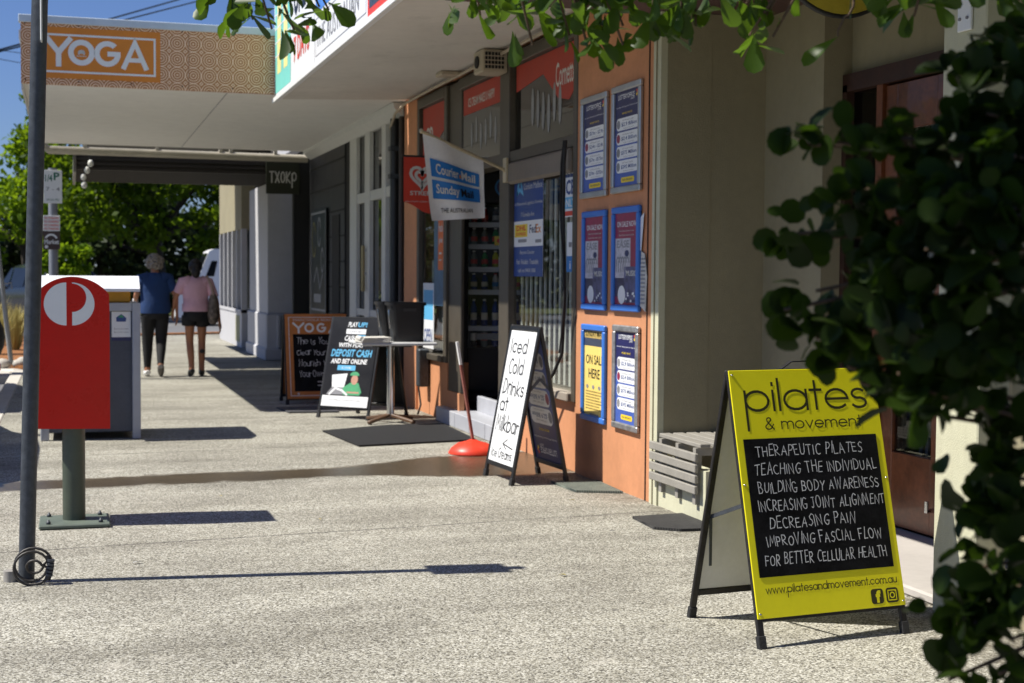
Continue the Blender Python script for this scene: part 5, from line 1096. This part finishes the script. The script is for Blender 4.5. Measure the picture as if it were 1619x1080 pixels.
def shoes(t, J, k, mats_, name):
    for s, m in zip('lr', mats_):
        h, to = J[s+'heel'], J[s+'toe']; d = (to-h)
        b = MB(); b.tube([h-d*.1+Vector((0, 0, .012)), h+d*.15+Vector((0, 0, .022)), h+d*.55+Vector((0, 0, .008)), to+d*.12], [.03*k, .046*k, .046*k, .026*k], m, 12); b.build(name, t)
navy_k = M('navy_knit', srgb(30, 60, 108), .85, var=.12, vs=14, bmp=1, bs=9); blackc = M('black_cotton', (.011, .011, .012), .8, var=.2)
t, J, V, k = person('person with curly grey hair in a navy shirt and black leggings walking away', 1.1, 19.8, 1.66, (-.1, .08, 0, 0), (.06, -.16, .0, .09), (-.245, .22, 1.0), (.29, .03, .86), (-.25, .0, 1.08), (.275, -.03, 1.1), skin)
shirt(t, J, V, k, navy_k, .86, 1.12); trousers(t, J, V, k, blackc, 'leggings', hip=.195); shoes(t, J, k, (white, M('shoe_grey', (.12, .11, .1), .7)), 'shoe')
hair = M('grey_curly_hair', srgb(150, 142, 134), .9, var=.4, vs=40, bmp=1, bs=80)
b = MB()
for i in range(90):
    a, z = rnd.uniform(0, 6.28), rnd.uniform(-.75, 1); q = math.sqrt(max(0, 1-z*z)); p = V(.1*q*math.cos(a)*1.0, .035+.105*q*math.sin(a)*.95-.012, 1.545+.105*z)
    if q*math.sin(a) > .55 and z < .35: continue
    b.ell(p, .03*rnd.uniform(.7, 1.2), .03, .026, hair, 7, 5, .12)
b.ell(V(0, .02, 1.55), .098, .1, .1, hair, 12, 8); b.build('hair', t)
o = MB(); hp = J['lpalm']; o.tube([hp+Vector((0, .03, -.05)), hp+Vector((0, .04, .09))], .036, whitev, 14); tag(o.build('white_cup', loc=hp), 'white cup in the hand of the person in the navy shirt', 'cup')
pink = M('pink_cotton', srgb(222, 176, 188), .85, var=.06, vs=10, bmp=1, bs=9)
t, J, V, k = person('person in a pink t-shirt and black shorts walking away with a patterned shoulder bag', 1.63, 19.7, 1.6, (-.06, -.06, 0, .03), (.085, .1, 0, 0), (-.3, .08, .95), (.33, .0, .78), (-.275, .03, 1.12), (.285, -.06, 1.05), skin2)
shirt(t, J, V, k, pink, .92, 1.0); trousers(t, J, V, k, blackc, 'shorts', .32, hip=.185); shoes(t, J, k, (blackp, blackp), 'sandal')
dhair = M('dark_hair', (.012, .009, .008), .6, var=.3, vs=60)
b = MB(); b.ell(V(0, .02, 1.555), .094, .102, .1, dhair, 14, 9); b.ell(V(0, -.06, 1.47), .06, .05, .08, dhair, 12, 8); b.ell(V(0, -.02, 1.63), .045, .045, .035, dhair, 10, 7); b.build('hair', t)
b = MB(); P = J['rcalf']; b.ell(P+Vector((0, -.05, .01)), .035, .02, .03, M('dark_tattoo', (.03, .025, .025), .6), 10, 7); b.build('calf_tattoo', t)
bagm = M('patterned_bag_cloth', srgb(120, 108, 98), .9, var=.65, vs=17)
bg_ = thing('shoulder_bag', 'patterned cloth bag hanging from the shoulder of the person in pink', 'bag', tuple(V(.25, -.08, .95)))
b = MB(); n = 16
b.loft([[V(.235+.075*f*math.cos(2*math.pi*j/n), -.06+.13*f*math.sin(2*math.pi*j/n), z) for j in range(n)] for z, f in ((.74, .35), (.77, .8), (.85, 1.05), (.98, 1.0), (1.1, .8), (1.17, .45))], bagm); b.build('bag_body', bg_)
b = MB(); b.tube([V(.235, -.12, 1.15), V(.2, -.09, 1.3), V(.15, -.02, 1.415), V(.15, .08, 1.4), V(.2, .06, 1.25), V(.23, .02, 1.15)], .02, M('bag_strap', srgb(176, 150, 136), .8), 8); b.build('strap', bg_)

# ------------------------------------------------------------------ vehicles
def car(name, label, loc, yaw, paint, L=4.3, Wd=1.8, Ht=1.6, lights=red_p):
    t = thing(name, label, 'car', loc); t.rotation_euler.z = yaw; bpy.context.view_layer.update()
    cs, sn = math.cos(yaw), math.sin(yaw)
    def build(b, nm, par=t):
        o = b.build(nm, loc=(0, 0, 0)); o.parent = par; return o
    # stations along x (front +): x, half width low/high, z sill, z belt, z roof, roof half width
    st_ = [(-L/2, .74, .45, .75, .8), (-L/2+.08, .86, .32, .98, 1.0), (-L/2+.35, .9, .26, 1.0, 1.38), (-L/2+.75, .9, .24, 1.0, Ht-.03), (0, .9, .22, .97, Ht), (.55, .9, .22, .95, Ht-.05), (1.15, .9, .24, .93, 1.12), (1.3, .89, .26, .92, .94), (L/2-.25, .84, .3, .8, .82), (L/2, .68, .4, .62, .64)]
    rings = []
    for x, hw, z0, zb, zr in st_:
        rw = hw-.02 if zr-zb < .1 else hw-.2*(zr-zb)/.6
        rings.append([Vector((x, s*w, z)) for s, w, z in ((-1, hw*.9, z0), (1, hw*.9, z0), (1, hw, z0+.2*(zb-z0)), (1, hw, zb), (1, rw, zr-.05*(zr-zb)), (1, rw*.8, zr), (-1, rw*.8, zr), (-1, rw, zr-.05*(zr-zb)), (-1, hw, zb), (-1, hw, z0+.2*(zb-z0)))])
    b = MB(); b.loft(rings, paint, True); build(b, 'body')
    b = MB(); gm = MATS.get('car_glass') or M('car_glass', (.01, .012, .014), .06, var=.1)
    for s in (-1, 1):
        for xa, xb, ta, tb in ((-1.35, -.5, -1.2, -.5), (-.42, .45, -.42, .42), (.52, 1.1, .5, .62)):
            q = [Vector((xa, s*.905, 1.02)), Vector((xb, s*.905, 1.0)), Vector((tb, s*.735, Ht-.13)), Vector((ta, s*.735, Ht-.15))]
            b.add(q, [(0, 1, 2, 3) if s < 0 else (3, 2, 1, 0)], gm)
    b.add([Vector((-L/2+.06, -.72, 1.03)), Vector((-L/2+.06, .72, 1.03)), Vector((-L/2+.4, .6, Ht-.12)), Vector((-L/2+.4, -.6, Ht-.12))], [(3, 2, 1, 0)], gm)
    b.add([Vector((1.22, -.76, 1.0)), Vector((1.22, .76, 1.0)), Vector((.6, .62, Ht-.1)), Vector((.6, -.62, Ht-.1))], [(0, 1, 2, 3)], gm); build(b, 'window')
    for s in (-1, 1):
        b = MB(); b.obox((-L/2+.09, s*.77, .92), (.16, 0, 0), (0, .17, 0), (0, 0, .36), lights, .03); build(b, 'tail_light')
        b = MB(); b.obox((L/2-.12, s*.62, .66), (.2, 0, 0), (0, .28, 0), (0, 0, .14), whitev, .03); build(b, 'headlight')
        b = MB(); b.obox((.95, s*.98, 1.02), (.12, 0, 0), (0, .16, 0), (0, 0, .12), paint, .03); build(b, 'mirror')
        for x in (-1.32, 1.33):
            b = MB(); b.tube([(x, s*.72, .33), (x, s*.91, .33)], .33, rubber, 22); w = build(b, 'wheel')
            b = MB(); b.tube([(x, s*.9, .33), (x, s*.918, .33)], .2, alu, 18); build(b, 'rim', w)
    b = MB(); b.obox((-L/2-.005, 0, .68), (.02, 0, 0), (0, .5, 0), (0, 0, .12), yellow2, .004); build(b, 'number_plate')
    b = MB(); b.obox((-L/2+.03, 0, .42), (.14, 0, 0), (0, 1.6, 0), (0, 0, .2), blackp, .04); build(b, 'bumper')
    return t
car('parked_car', 'dark hatchback with red tail lights parked beyond the garden bed', (-.75, 46, -.05), R(118), M('car_blue_grey', srgb(30, 34, 46), .25, .3, coat=.5, var=.04), Ht=1.72)
car('parked_car', 'silver car parked at the kerb beside the litter bin', (-1.95, 12.0, -.13), R(90), M('car_silver', (.4, .41, .42), .25, .5, coat=.5, var=.03))
car('parked_car', 'dark car parked at the kerb just past the litter bin', (-2.0, 17.2, -.13), R(90), M('car_charcoal', (.03, .03, .034), .25, .4, coat=.5, var=.03), Ht=1.5)
vn = thing('white_van', 'white van with a sloping nose parked across the street end', 'van', (4.6, 43, -.13))
b = MB(); prof = [(3.0, .25), (8.0, .25), (8.0, 2.25), (4.02, 2.25), (3.88, 2.18), (3.56, 1.4), (3.12, 1.15), (2.98, .85)]
vw = M('van_white', (.8, .8, .82), .3, var=.02)
b.prism(prof, (0, 42.2, -.13), Vector((1, 0, 0)), Vector((0, 0, 1)), Vector((0, 1.8, 0)), vw); b.build('body', vn)
b = MB(); P = Panel(b, (0, 42.195, -.13), (1, 0, 0), (0, 0, 1)); P.poly([(3.78, 1.45), (4.02, 1.45), (4.12, 1.9), (3.95, 1.9)], M('van_glass', (.01, .012, .016), .08), 0); b.add([Vector((3.55, 42.3, 1.3)), Vector((3.84, 42.3, 2.0)), Vector((3.84, 43.9, 2.0)), Vector((3.55, 43.9, 1.3))], [(0, 1, 2, 3)], MATS['van_glass']); b.build('window', vn)
for x in (3.7, 7.0):
    b = MB(); b.tube([(x, 42.15, .2), (x, 42.4, .2)], .34, rubber, 20); w = b.build('wheel', vn)
    b = MB(); b.tube([(x, 42.13, .2), (x, 42.16, .2)], .2, alu, 16); b.build('rim', w)

# ------------------------------------------------------------------ foliage
def leafv(o, d, n, L, Wd, shape, fold=.18, curl=.12):
    """vertices of one leaf: base o, direction d, normal n"""
    d = d.normalized(); s = d.cross(n).normalized(); n = s.cross(d)
    pr = ((.2, .26), (.52, .74), (.78, 1.0), (.94, .66)) if shape == 'ob' else ((.1, .56), (.38, .98), (.72, .94), (.93, .52)) if shape == 'round' else ((.2, .7), (.45, 1.0), (.7, .75), (.88, .35))
    ts = [0]+[p[0] for p in pr]+[1]; vs = [o+d*L*t-n*L*curl*t*t for t in ts]
    for sg in (1, -1):
        for t, w in pr: vs.append(o+d*L*t-n*L*curl*t*t+s*sg*Wd*.5*w+n*Wd*fold*w)
    return vs
LF = [(0, 1, 6), (1, 2, 7, 6), (2, 3, 8, 7), (3, 4, 9, 8), (4, 5, 9), (0, 10, 1), (1, 10, 11, 2), (2, 11, 12, 3), (3, 12, 13, 4), (4, 13, 5)]
def rvec(): 
    while True:
        v = Vector((rnd.uniform(-1, 1), rnd.uniform(-1, 1), rnd.uniform(-1, 1)))
        if .05 < v.length < 1: return v.normalized()
def cluster(b, c, axis, n, L, Wd, shape, mat, spread=.9, droop=.25):
    """rosette of leaves round a twig tip"""
    axis = Vector(axis).normalized()
    for i in range(n):
        d = (axis*rnd.uniform(.1, .9)+rvec()*spread+Vector((0, 0, -droop))).normalized()
        nn = (Vector((0, 0, 1))*.8+rvec()*.8-d*.1).normalized()
        if abs(nn.dot(d)) > .95: nn = rvec()
        k = rnd.uniform(.7, 1.15); o = Vector(c)-axis*rnd.uniform(0, L*.7)+rvec()*L*.12
        b.add(leafv(o, d, nn, L*k, Wd*k*rnd.uniform(.85, 1.1), shape, rnd.uniform(.05, .25), rnd.uniform(-.05, .3)), LF, mat, True)
bark = M('twig_bark', srgb(92, 74, 58), .9, var=.3, vs=20, bmp=.4)
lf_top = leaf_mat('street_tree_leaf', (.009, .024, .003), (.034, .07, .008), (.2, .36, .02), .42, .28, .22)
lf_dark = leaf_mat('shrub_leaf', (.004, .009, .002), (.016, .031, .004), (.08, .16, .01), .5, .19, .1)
def branch(b, p, q, r0, r1, sag=.04, n=5):
    p, q = Vector(p), Vector(q); pts = [p.lerp(q, i/n)+Vector((0, 0, -sag*math.sin(math.pi*i/n)))+rvec()*.012*(0 < i < n) for i in range(n+1)]
    b.tube(pts, [r0+(r1-r0)*i/n for i in range(n+1)], bark, 7)
# dark shrub at the right of the path
sh = thing('dark_shrub', 'large dark leafy shrub in shade at the right edge over the pilates board', 'shrub', (2.35, 1.75, 0))
b = MB(); tw = MB(); root = Vector((2.35, 1.75, 0))
spots = [(1560, 180, 50, 2.15), (1610, 190, 50, 2.2), (1500, 290, 46, 2.1), (1570, 290, 56, 2.1), (1590, 130, 60, 2.2), (1540, 90, 40, 2.3), (1600, 60, 40, 2.4), (1530, 230, 60, 2.1), (1600, 240, 60, 2.2), (1440, 230, 42, 2.25), (1380, 215, 38, 2.3), (1320, 225, 36, 2.3), (1268, 228, 30, 2.35),
 (1330, 300, 36, 2.2), (1390, 310, 52, 2.1), (1460, 330, 62, 2.0), (1540, 340, 62, 2.0), (1600, 350, 60, 2.1), (1300, 375, 36, 2.3), (1245, 370, 34, 2.3), (1350, 400, 46, 2.2), (1420, 420, 60, 2.05), (1500, 440, 62, 1.95), (1580, 450, 62, 2.0),
 (1290, 460, 36, 2.3), (1240, 490, 34, 2.3), (1320, 505, 46, 2.2), (1290, 535, 34, 2.25), (1390, 500, 56, 2.1), (1460, 530, 56, 2.0), (1540, 540, 60, 2.0), (1600, 560, 56, 2.1), (1340, 580, 26, 2.25), (1360, 605, 20, 2.25), (1420, 590, 44, 2.1), (1470, 620, 44, 2.05), (1530, 630, 40, 2.1), (1600, 650, 50, 2.1),
 (1440, 650, 26, 2.15), (1590, 720, 44, 2.1), (1545, 745, 36, 2.15), (1600, 790, 44, 2.1), (1530, 800, 30, 2.2), (1580, 860, 46, 2.1), (1540, 900, 42, 2.15), (1600, 930, 46, 2.1), (1525, 945, 32, 2.2), (1500, 990, 28, 2.2), (1540, 985, 44, 2.1), (1600, 1010, 46, 2.05), (1580, 1065, 44, 2.1), (1500, 1075, 18, 2.15)]
hub = [Vector((2.2, 1.75, .5)), Vector((2.05, 1.75, 1.1)), Vector((2.0, 1.75, 1.6))]
tw.tube([root, hub[0], hub[1], hub[2]], [.05, .04, .03, .02], bark, 9)
for px_, py_, rr, dd in spots:
    c = at(px_, py_, dd); h_ = min(hub, key=lambda q: (q-c).length); branch(tw, h_, c, .009, .003, .03)
    m_ = max(3, int((rr/13)**2*(1.2 if px_ > 1390 and py_ < 660 else .9)))
    for i in range(m_):
        q = rnd.uniform(0, 1)**.5*rr/FPX*dd; o = rvec(); p = c+Vector((o.x*q, o.y*(q+.06), o.z*q)); ax = (p-h_).normalized()*.6+rvec()*.6
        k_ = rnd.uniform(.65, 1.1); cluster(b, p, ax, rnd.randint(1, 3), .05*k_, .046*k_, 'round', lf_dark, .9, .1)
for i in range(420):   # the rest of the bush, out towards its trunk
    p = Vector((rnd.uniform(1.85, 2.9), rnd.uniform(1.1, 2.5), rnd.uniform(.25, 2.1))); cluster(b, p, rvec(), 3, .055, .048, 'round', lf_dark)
b.build('crown', sh); tw.build('trunk', sh)
# street tree whose branches hang in at the top
tr = thing('overhanging_tree', 'street tree with drooping green branches hanging in along the top', 'tree', (2.6, .4, 0))
b = MB(); tw = MB()
tw.tube([(2.6, .4, 0), (2.5, .5, 1.2), (2.2, .9, 2.2), (1.8, 1.6, 2.9), (1.2, 2.6, 3.1)], [.12, .1, .08, .06, .03], bark, 12)
tips = [(335, -10, 40, 4.0), (385, 8, 46, 3.9), (425, 5, 44, 3.8), (400, 45, 26, 3.9), (455, 35, 24, 3.8), (480, 5, 40, 3.8), (505, 25, 26, 3.8), (520, 30, 16, 3.8), (430, 60, 14, 3.8), (465, 62, 12, 3.85),
 (730, 0, 40, 3.7), (770, 20, 38, 3.6), (720, 15, 24, 3.7), (760, 45, 14, 3.7), (820, 5, 46, 3.6), (860, 30, 46, 3.5), (842, 85, 22, 3.5), (905, 20, 50, 3.45), (900, 70, 30, 3.45), (930, 92, 24, 3.45), (925, 55, 34, 3.5), (960, 10, 50, 3.4), (985, 55, 32, 3.4), (985, 85, 16, 3.4), (1020, 10, 44, 3.4), (1040, 45, 26, 3.4), (1080, 15, 44, 3.35), (1075, 55, 20, 3.35), (1100, 55, 16, 3.35), (1030, 70, 12, 3.4),
 (1140, 5, 36, 3.3), (1195, 10, 32, 3.3), (1210, 40, 20, 3.3), (1185, 70, 14, 3.3), (1222, 72, 13, 3.3), (1180, 20, 26, 3.3), (1250, -8, 24, 3.3), (1390, 0, 34, 3.2), (1430, 20, 26, 3.2), (1445, 40, 14, 3.2), (1470, 5, 32, 3.15), (1500, 0, 24, 3.15), (1590, 0, 30, 3.1), (1610, 15, 20, 3.1)]
arms = [Vector((1.6, 2.0, 2.85)), Vector((1.2, 2.6, 2.95)), Vector((.7, 3.0, 2.95)), Vector((.1, 3.5, 2.9)), Vector((1.9, 2.4, 2.75))]
for a_, c_ in ((Vector((1.2, 2.6, 3.1)), arms[2]), (arms[2], arms[3]), (Vector((1.8, 1.6, 2.9)), arms[4]), (Vector((1.2, 2.6, 3.1)), arms[1])): branch(tw, a_, c_, .03, .018, -.03)
for px_, py_, rr, dd in tips:
    c = at(px_, py_-14, dd); h_ = min(arms, key=lambda q: (q-c).length); branch(tw, h_, c, .008, .003, -.05)
    for i in range(max(1, int((rr/15)**2*.62))):
        q = rnd.uniform(0, 1)**.5*rr/FPX*dd*.85; o = rvec(); p = c+Vector((o.x*q, o.y*(q+.1), o.z*q))
        cluster(b, p, Vector((0, 0, -.5))+rvec()*.7, rnd.randint(2, 4), .084, .043, 'ob', lf_top, .8, .3)
# single leaf that hangs low on its own stalk
p0, p1 = at(1350, -10, 3.2), at(1325, 58, 3.2); branch(tw, p0, p1, .0035, .002, 0); b.add(leafv(p1, at(1278, 92, 3.2)-p1, Vector((.2, -.5, .8)), .1, .045, 'ob'), LF, lf_top, True)
for i in range(620):   # unseen extra crown, added above the frame to shade the shrub
    q = rvec()*rnd.uniform(0, 1)**.4; p = Vector((1.15+.95*q.x, 2.1+1.15*q.y, 3.15+.6*q.z))
    if p.z < 1.4+.26*math.hypot(p.x, p.y)+.22: continue
    cluster(b, p, rvec(), 4, .11, .055, 'ob', lf_top)
for i in range(900):  # more unseen leaf mass, added on the sun side to keep the shrub dark
    q = rvec()*rnd.uniform(0, 1)**.4; p = Vector((.1+1.3*q.x, 1.7+1.2*q.y, 3.25+.65*q.z)); cluster(b, p, rvec(), 4, .11, .055, 'ob', lf_top)
b.build('crown', tr); tw.build('trunk', tr)

# ------------------------------------------------------------------ trees across the street end
bark_d = M('dark_bark', (.035, .028, .022), .9, var=.3, vs=4)
def bgtree(name, label, x, y, blobs, mat, nleaf, ls, trunk_h, tr_=.22, g='trees across the street end'):
    t = thing(name, label, 'tree', (x, y, -.1), g); b = MB()
    tot = sum(r[3]**2 for r in blobs)
    for bx, by, bz, br in blobs:
        n = int(nleaf*br**2/tot)
        sub = [(rvec(), rnd.uniform(.35, 1)) for _ in range(max(6, int(br*9)))]
        for i in range(n):
            dv, dl = sub[rnd.randrange(len(sub))]; c = Vector((bx, by, bz))+dv*br*dl*.9+rvec()*br*.3*rnd.uniform(0, 1)**.5
            d = (rvec()+Vector((0, 0, -.2))); nn = (rvec()+Vector((0, 0, .7))).normalized(); L = ls*rnd.uniform(.6, 1.3)
            s = d.cross(nn)
            if s.length < .05: continue
            s = s.normalized()*L*.32; d = d.normalized()*L
            b.add([c, c+d*.5+s, c+d, c+d*.5-s], [(0, 1, 2, 3)], mat)
    b.build('crown', t)
    w = MB(); w.tube([(x, y, -.15), (x+.05, y, trunk_h*.5), (x-.08, y+.05, trunk_h)], [tr_*1.3, tr_, tr_*.8], bark_d, 10)
    for bx, by, bz, br in blobs: w.tube([(x-.08, y+.05, trunk_h), (x*.5+bx*.5, y*.5+by*.5, (trunk_h+bz)*.5+.15), (bx, by, bz)], [tr_*.6, tr_*.35, tr_*.1], bark_d, 8)
    w.build('trunk', t)
lb = leaf_mat('bright_leaf', (.03, .07, .004), (.12, .2, .01), (.32, .48, .015), .5, .4, .15)
lm = leaf_mat('fig_leaf', (.012, .032, .002), (.085, .135, .008), (.26, .4, .012), .5, .34, .12)
ld = leaf_mat('dull_dark_leaf', (.02, .035, .014), (.055, .075, .03), (.08, .12, .04), .6, .25, .2)
bgtree('fig_tree', 'broad dark fig tree with a forked trunk behind the two people', 2.7, 47.5, [(2.4, 47.3, 4.4, 2.0), (4.6, 47, 4.9, 2.2), (.8, 46.6, 3.6, 1.5), (3.2, 48.5, 6.4, 2.6), (.0, 48, 5.6, 2.2), (5.6, 47, 3.3, 1.5), (2.0, 46.3, 2.9, .9), (4.2, 46, 2.9, 1.0)], lm, 13000, .24, 2.6, .26)
bgtree('bright_tree', 'bright green tree beside the parking sign in front of the dark trees', -1.3, 50, [(-1.6, 49.6, 4.0, 1.9), (-.2, 49.4, 3.2, 1.3), (-2.9, 50.5, 3.0, 1.7), (-1.3, 50.2, 5.0, 1.5)], lb, 6000, .22, 2.2)
bgtree('small_round_tree', 'small bright round tree behind the litter bin', -.15, 42, [(-.2, 42, 2.0, .62), (.35, 42, 1.75, .5), (-.55, 42.1, 1.7, .42), (0, 41.9, 1.5, .5)], lb, 3000, .14, 1.3, .06)
bgtree('dark_pine', 'tall dull dark tree rising at the left edge', -5.6, 56, [(-5.6, 56, 6.6, 1.3), (-5.3, 56, 4.6, 2.0), (-6.4, 56, 3.4, 2.2), (-4.6, 55.5, 2.8, 1.7), (-5.9, 56, 7.7, .55)], ld, 8000, .22, 3.2)
bgtree('dull_tree', 'dull olive tree between the tall dark tree and the bright tree', -3.6, 52, [(-3.8, 52, 3.6, 1.7), (-4.8, 52.5, 3.9, 1.8), (-3.2, 51.6, 2.2, 1.3), (-4.9, 51.4, 2.0, 1.4)], ld, 6000, .2, 2.4)
bgtree('shade_tree', 'deep green tree standing behind the fig tree', 1.2, 57, [(1.2, 57, 3.4, 2.6), (4.6, 57, 3.8, 2.6), (-1.6, 57.5, 3.2, 2.5), (7.5, 57, 4.0, 2.6), (2.6, 58, 6.4, 2.8), (-1.4, 58, 1.4, 1.7), (2.2, 57, 1.2, 1.7), (5, 56, 1.3, 1.8)], ld, 15000, .3, 2.6)
b = MB()
for i in range(11000):
    x = rnd.uniform(-16, 13); c = Vector((x, 60+rnd.uniform(0, 2.5), rnd.uniform(-.1, 4.6+.8*math.sin(x*.9)))); d = rvec()*.42; s = d.cross(rvec()).normalized()*.17
    b.add([c, c+d*.5+s, c+d, c+d*.5-s], [(0, 1, 2, 3)], ld)
tag(b.build('undergrowth'), 'dark dense undergrowth behind the street end trees', 'undergrowth', kind='stuff')
for i, (x, y, s, col, lab) in enumerate(((-11.5, 27, 1.3, lm, 'round green tree on the grass verge opposite the shops'), (-12.5, 37, 1.5, ld, 'dull green tree further along the verge opposite the shops'), (-12, 46, 1.6, lm, 'broad green tree at the far end of the opposite verge'), (-13, 16, 1.3, ld, 'dark tree on the opposite verge nearest the camera'))):
    bgtree('verge_tree', lab, x, y, [(x, y, 3.6*s, 1.7*s), (x+1.2*s, y+.8, 3.0*s, 1.3*s), (x-1.1*s, y-.6, 3.1*s, 1.4*s), (x+.2, y-1.2*s, 3.2*s, 1.3*s)], col, 2600, .34, 2.2, .2, 'trees on the opposite verge')
# garden bed: grasses, rocks, twiggy shrub
straw = leaf_mat('dry_grass_blade', srgb(150, 132, 70), srgb(196, 182, 120), (.3, .28, .1), .7, .3)
for i, (x, y, h) in enumerate(((-1.2, 25.2, .95), (-.95, 26.6, .9), (-1.45, 28.4, 1.0), (-1.1, 30, .8))):
    t = thing('grass_tussock', ('nearest dry grass tussock in the bark mulch bed', 'second dry grass tussock in the bark mulch bed', 'tallest dry grass tussock in the bark mulch bed', 'farthest dry grass tussock in the bark mulch bed')[i], 'grass', (x, y, 0), 'tussocks in the garden bed')
    b = MB()
    for k in range(170):
        a = rnd.uniform(0, 6.28); o = rnd.uniform(.1, .5)*h*.8; p = Vector((x+.08*math.cos(a), y+.08*math.sin(a), 0)); tip = p+Vector((o*math.cos(a), o*math.sin(a), h*rnd.uniform(.6, 1))); md = p.lerp(tip, .5)+Vector((0, 0, h*.14)); s = Vector((-math.sin(a), math.cos(a), 0))*.008
        b.add([p-s, p+s, md+s, md-s, tip], [(0, 1, 2, 3), (3, 2, 4)], straw)
    b.build('blades', t)
rockm = M('pale_rock', srgb(196, 190, 180), .9, var=.2, vs=6, bmp=.6, bs=20)
for i, (x, y, r) in enumerate(((-.72, 22.2, .1), (-.95, 22.0, .12), (-1.2, 22.3, .09), (-.78, 22.6, .07), (-1.02, 22.45, .08), (-.7, 23.0, .09), (-1.35, 22.0, .1))):
    b = MB(); b.ell((x, y, r*.5), r, r*.8, r*.7, rockm, 9, 6, .004)
    tag(b.build('garden_rock', loc=(x, y, r*.5)), 'one of the pale rocks edging the bark mulch bed', 'rock', 'pale rocks edging the mulch bed')
# overhead lines on poles beyond the yoga canopy
def cable(p, q, r, sag): return [Vector(p).lerp(Vector(q), i/16)-Vector((0, 0, sag*4*(i/16)*(1-i/16))) for i in range(17)]
pA, pB = Vector((-19, 36, 0)), Vector((13, 58, 0))
for nm, p, lab in (('power_pole', pA, 'timber power pole standing left of the street'), ('power_pole', pB, 'timber power pole standing behind the shops')):
    t = thing(nm, lab, 'pole', p); b = MB(); b.tube([p, p+Vector((0, 0, 13.5 if nm and p.x > 0 else 11))], [.16, .12], bark, 12); b.build('post', t)
    z = 13 if p.x > 0 else 10; b = MB(); b.bar(p+Vector((-.9, .3, z)), p+Vector((.9, -.3, z)), .1, .12, bark); b.build('crossarm', t)
def wire(pa, za, pb, zb, r, lab):
    A_, B_ = at(*pa), at(*pb); d = (B_-A_); A2 = A_-d*1.6; B2 = B_+d*1.9
    b = MB(); b.tube(cable(A2, B2, r, .12), r, blackp, 6); tag(b.build('power_line', loc=A2), lab, 'power line', 'overhead lines behind the canopy')
wire((0, 73, 45), 0, (285, -6, 58), 0, .03, 'upper thick black power line above the yoga canopy')
wire((0, 76, 45), 0, (310, -2, 58), 0, .026, 'second thick black power line just below the upper one')
wire((0, 74, 46), 0, (40, 79, 48), 0, .012, 'thin wire left of the yoga canopy just below the thick lines')
wire((0, 88, 46), 0, (40, 95, 48), 0, .012, 'lowest thin wire left of the yoga canopy')

# small litter on the path
for i, (x, y, a, L, m_) in enumerate(((.28, 7.02, .4, .05, whitev), (1.35, 8.0, 1.2, .04, straw), (2.2, 6.2, 2.2, .045, straw), (3.3, 4.7, .8, .05, straw), (3.0, 8.3, 2.9, .04, straw), (.9, 9.0, 1.9, .035, straw))):
    b = MB(); b.add(leafv(Vector((x, y, .008)), Vector((math.cos(a), math.sin(a), .06)), Vector((0, .2, 1)), L, L*.45, 'pt', .2, .1), LF, m_, True)
    tag(b.build('fallen_leaf', loc=(x, y, 0)), 'pale scrap lying on the path right of the coiled bike lock' if i == 0 else 'single small dry leaf lying on the aggregate path', 'leaf', 'litter on the path' if i else None)
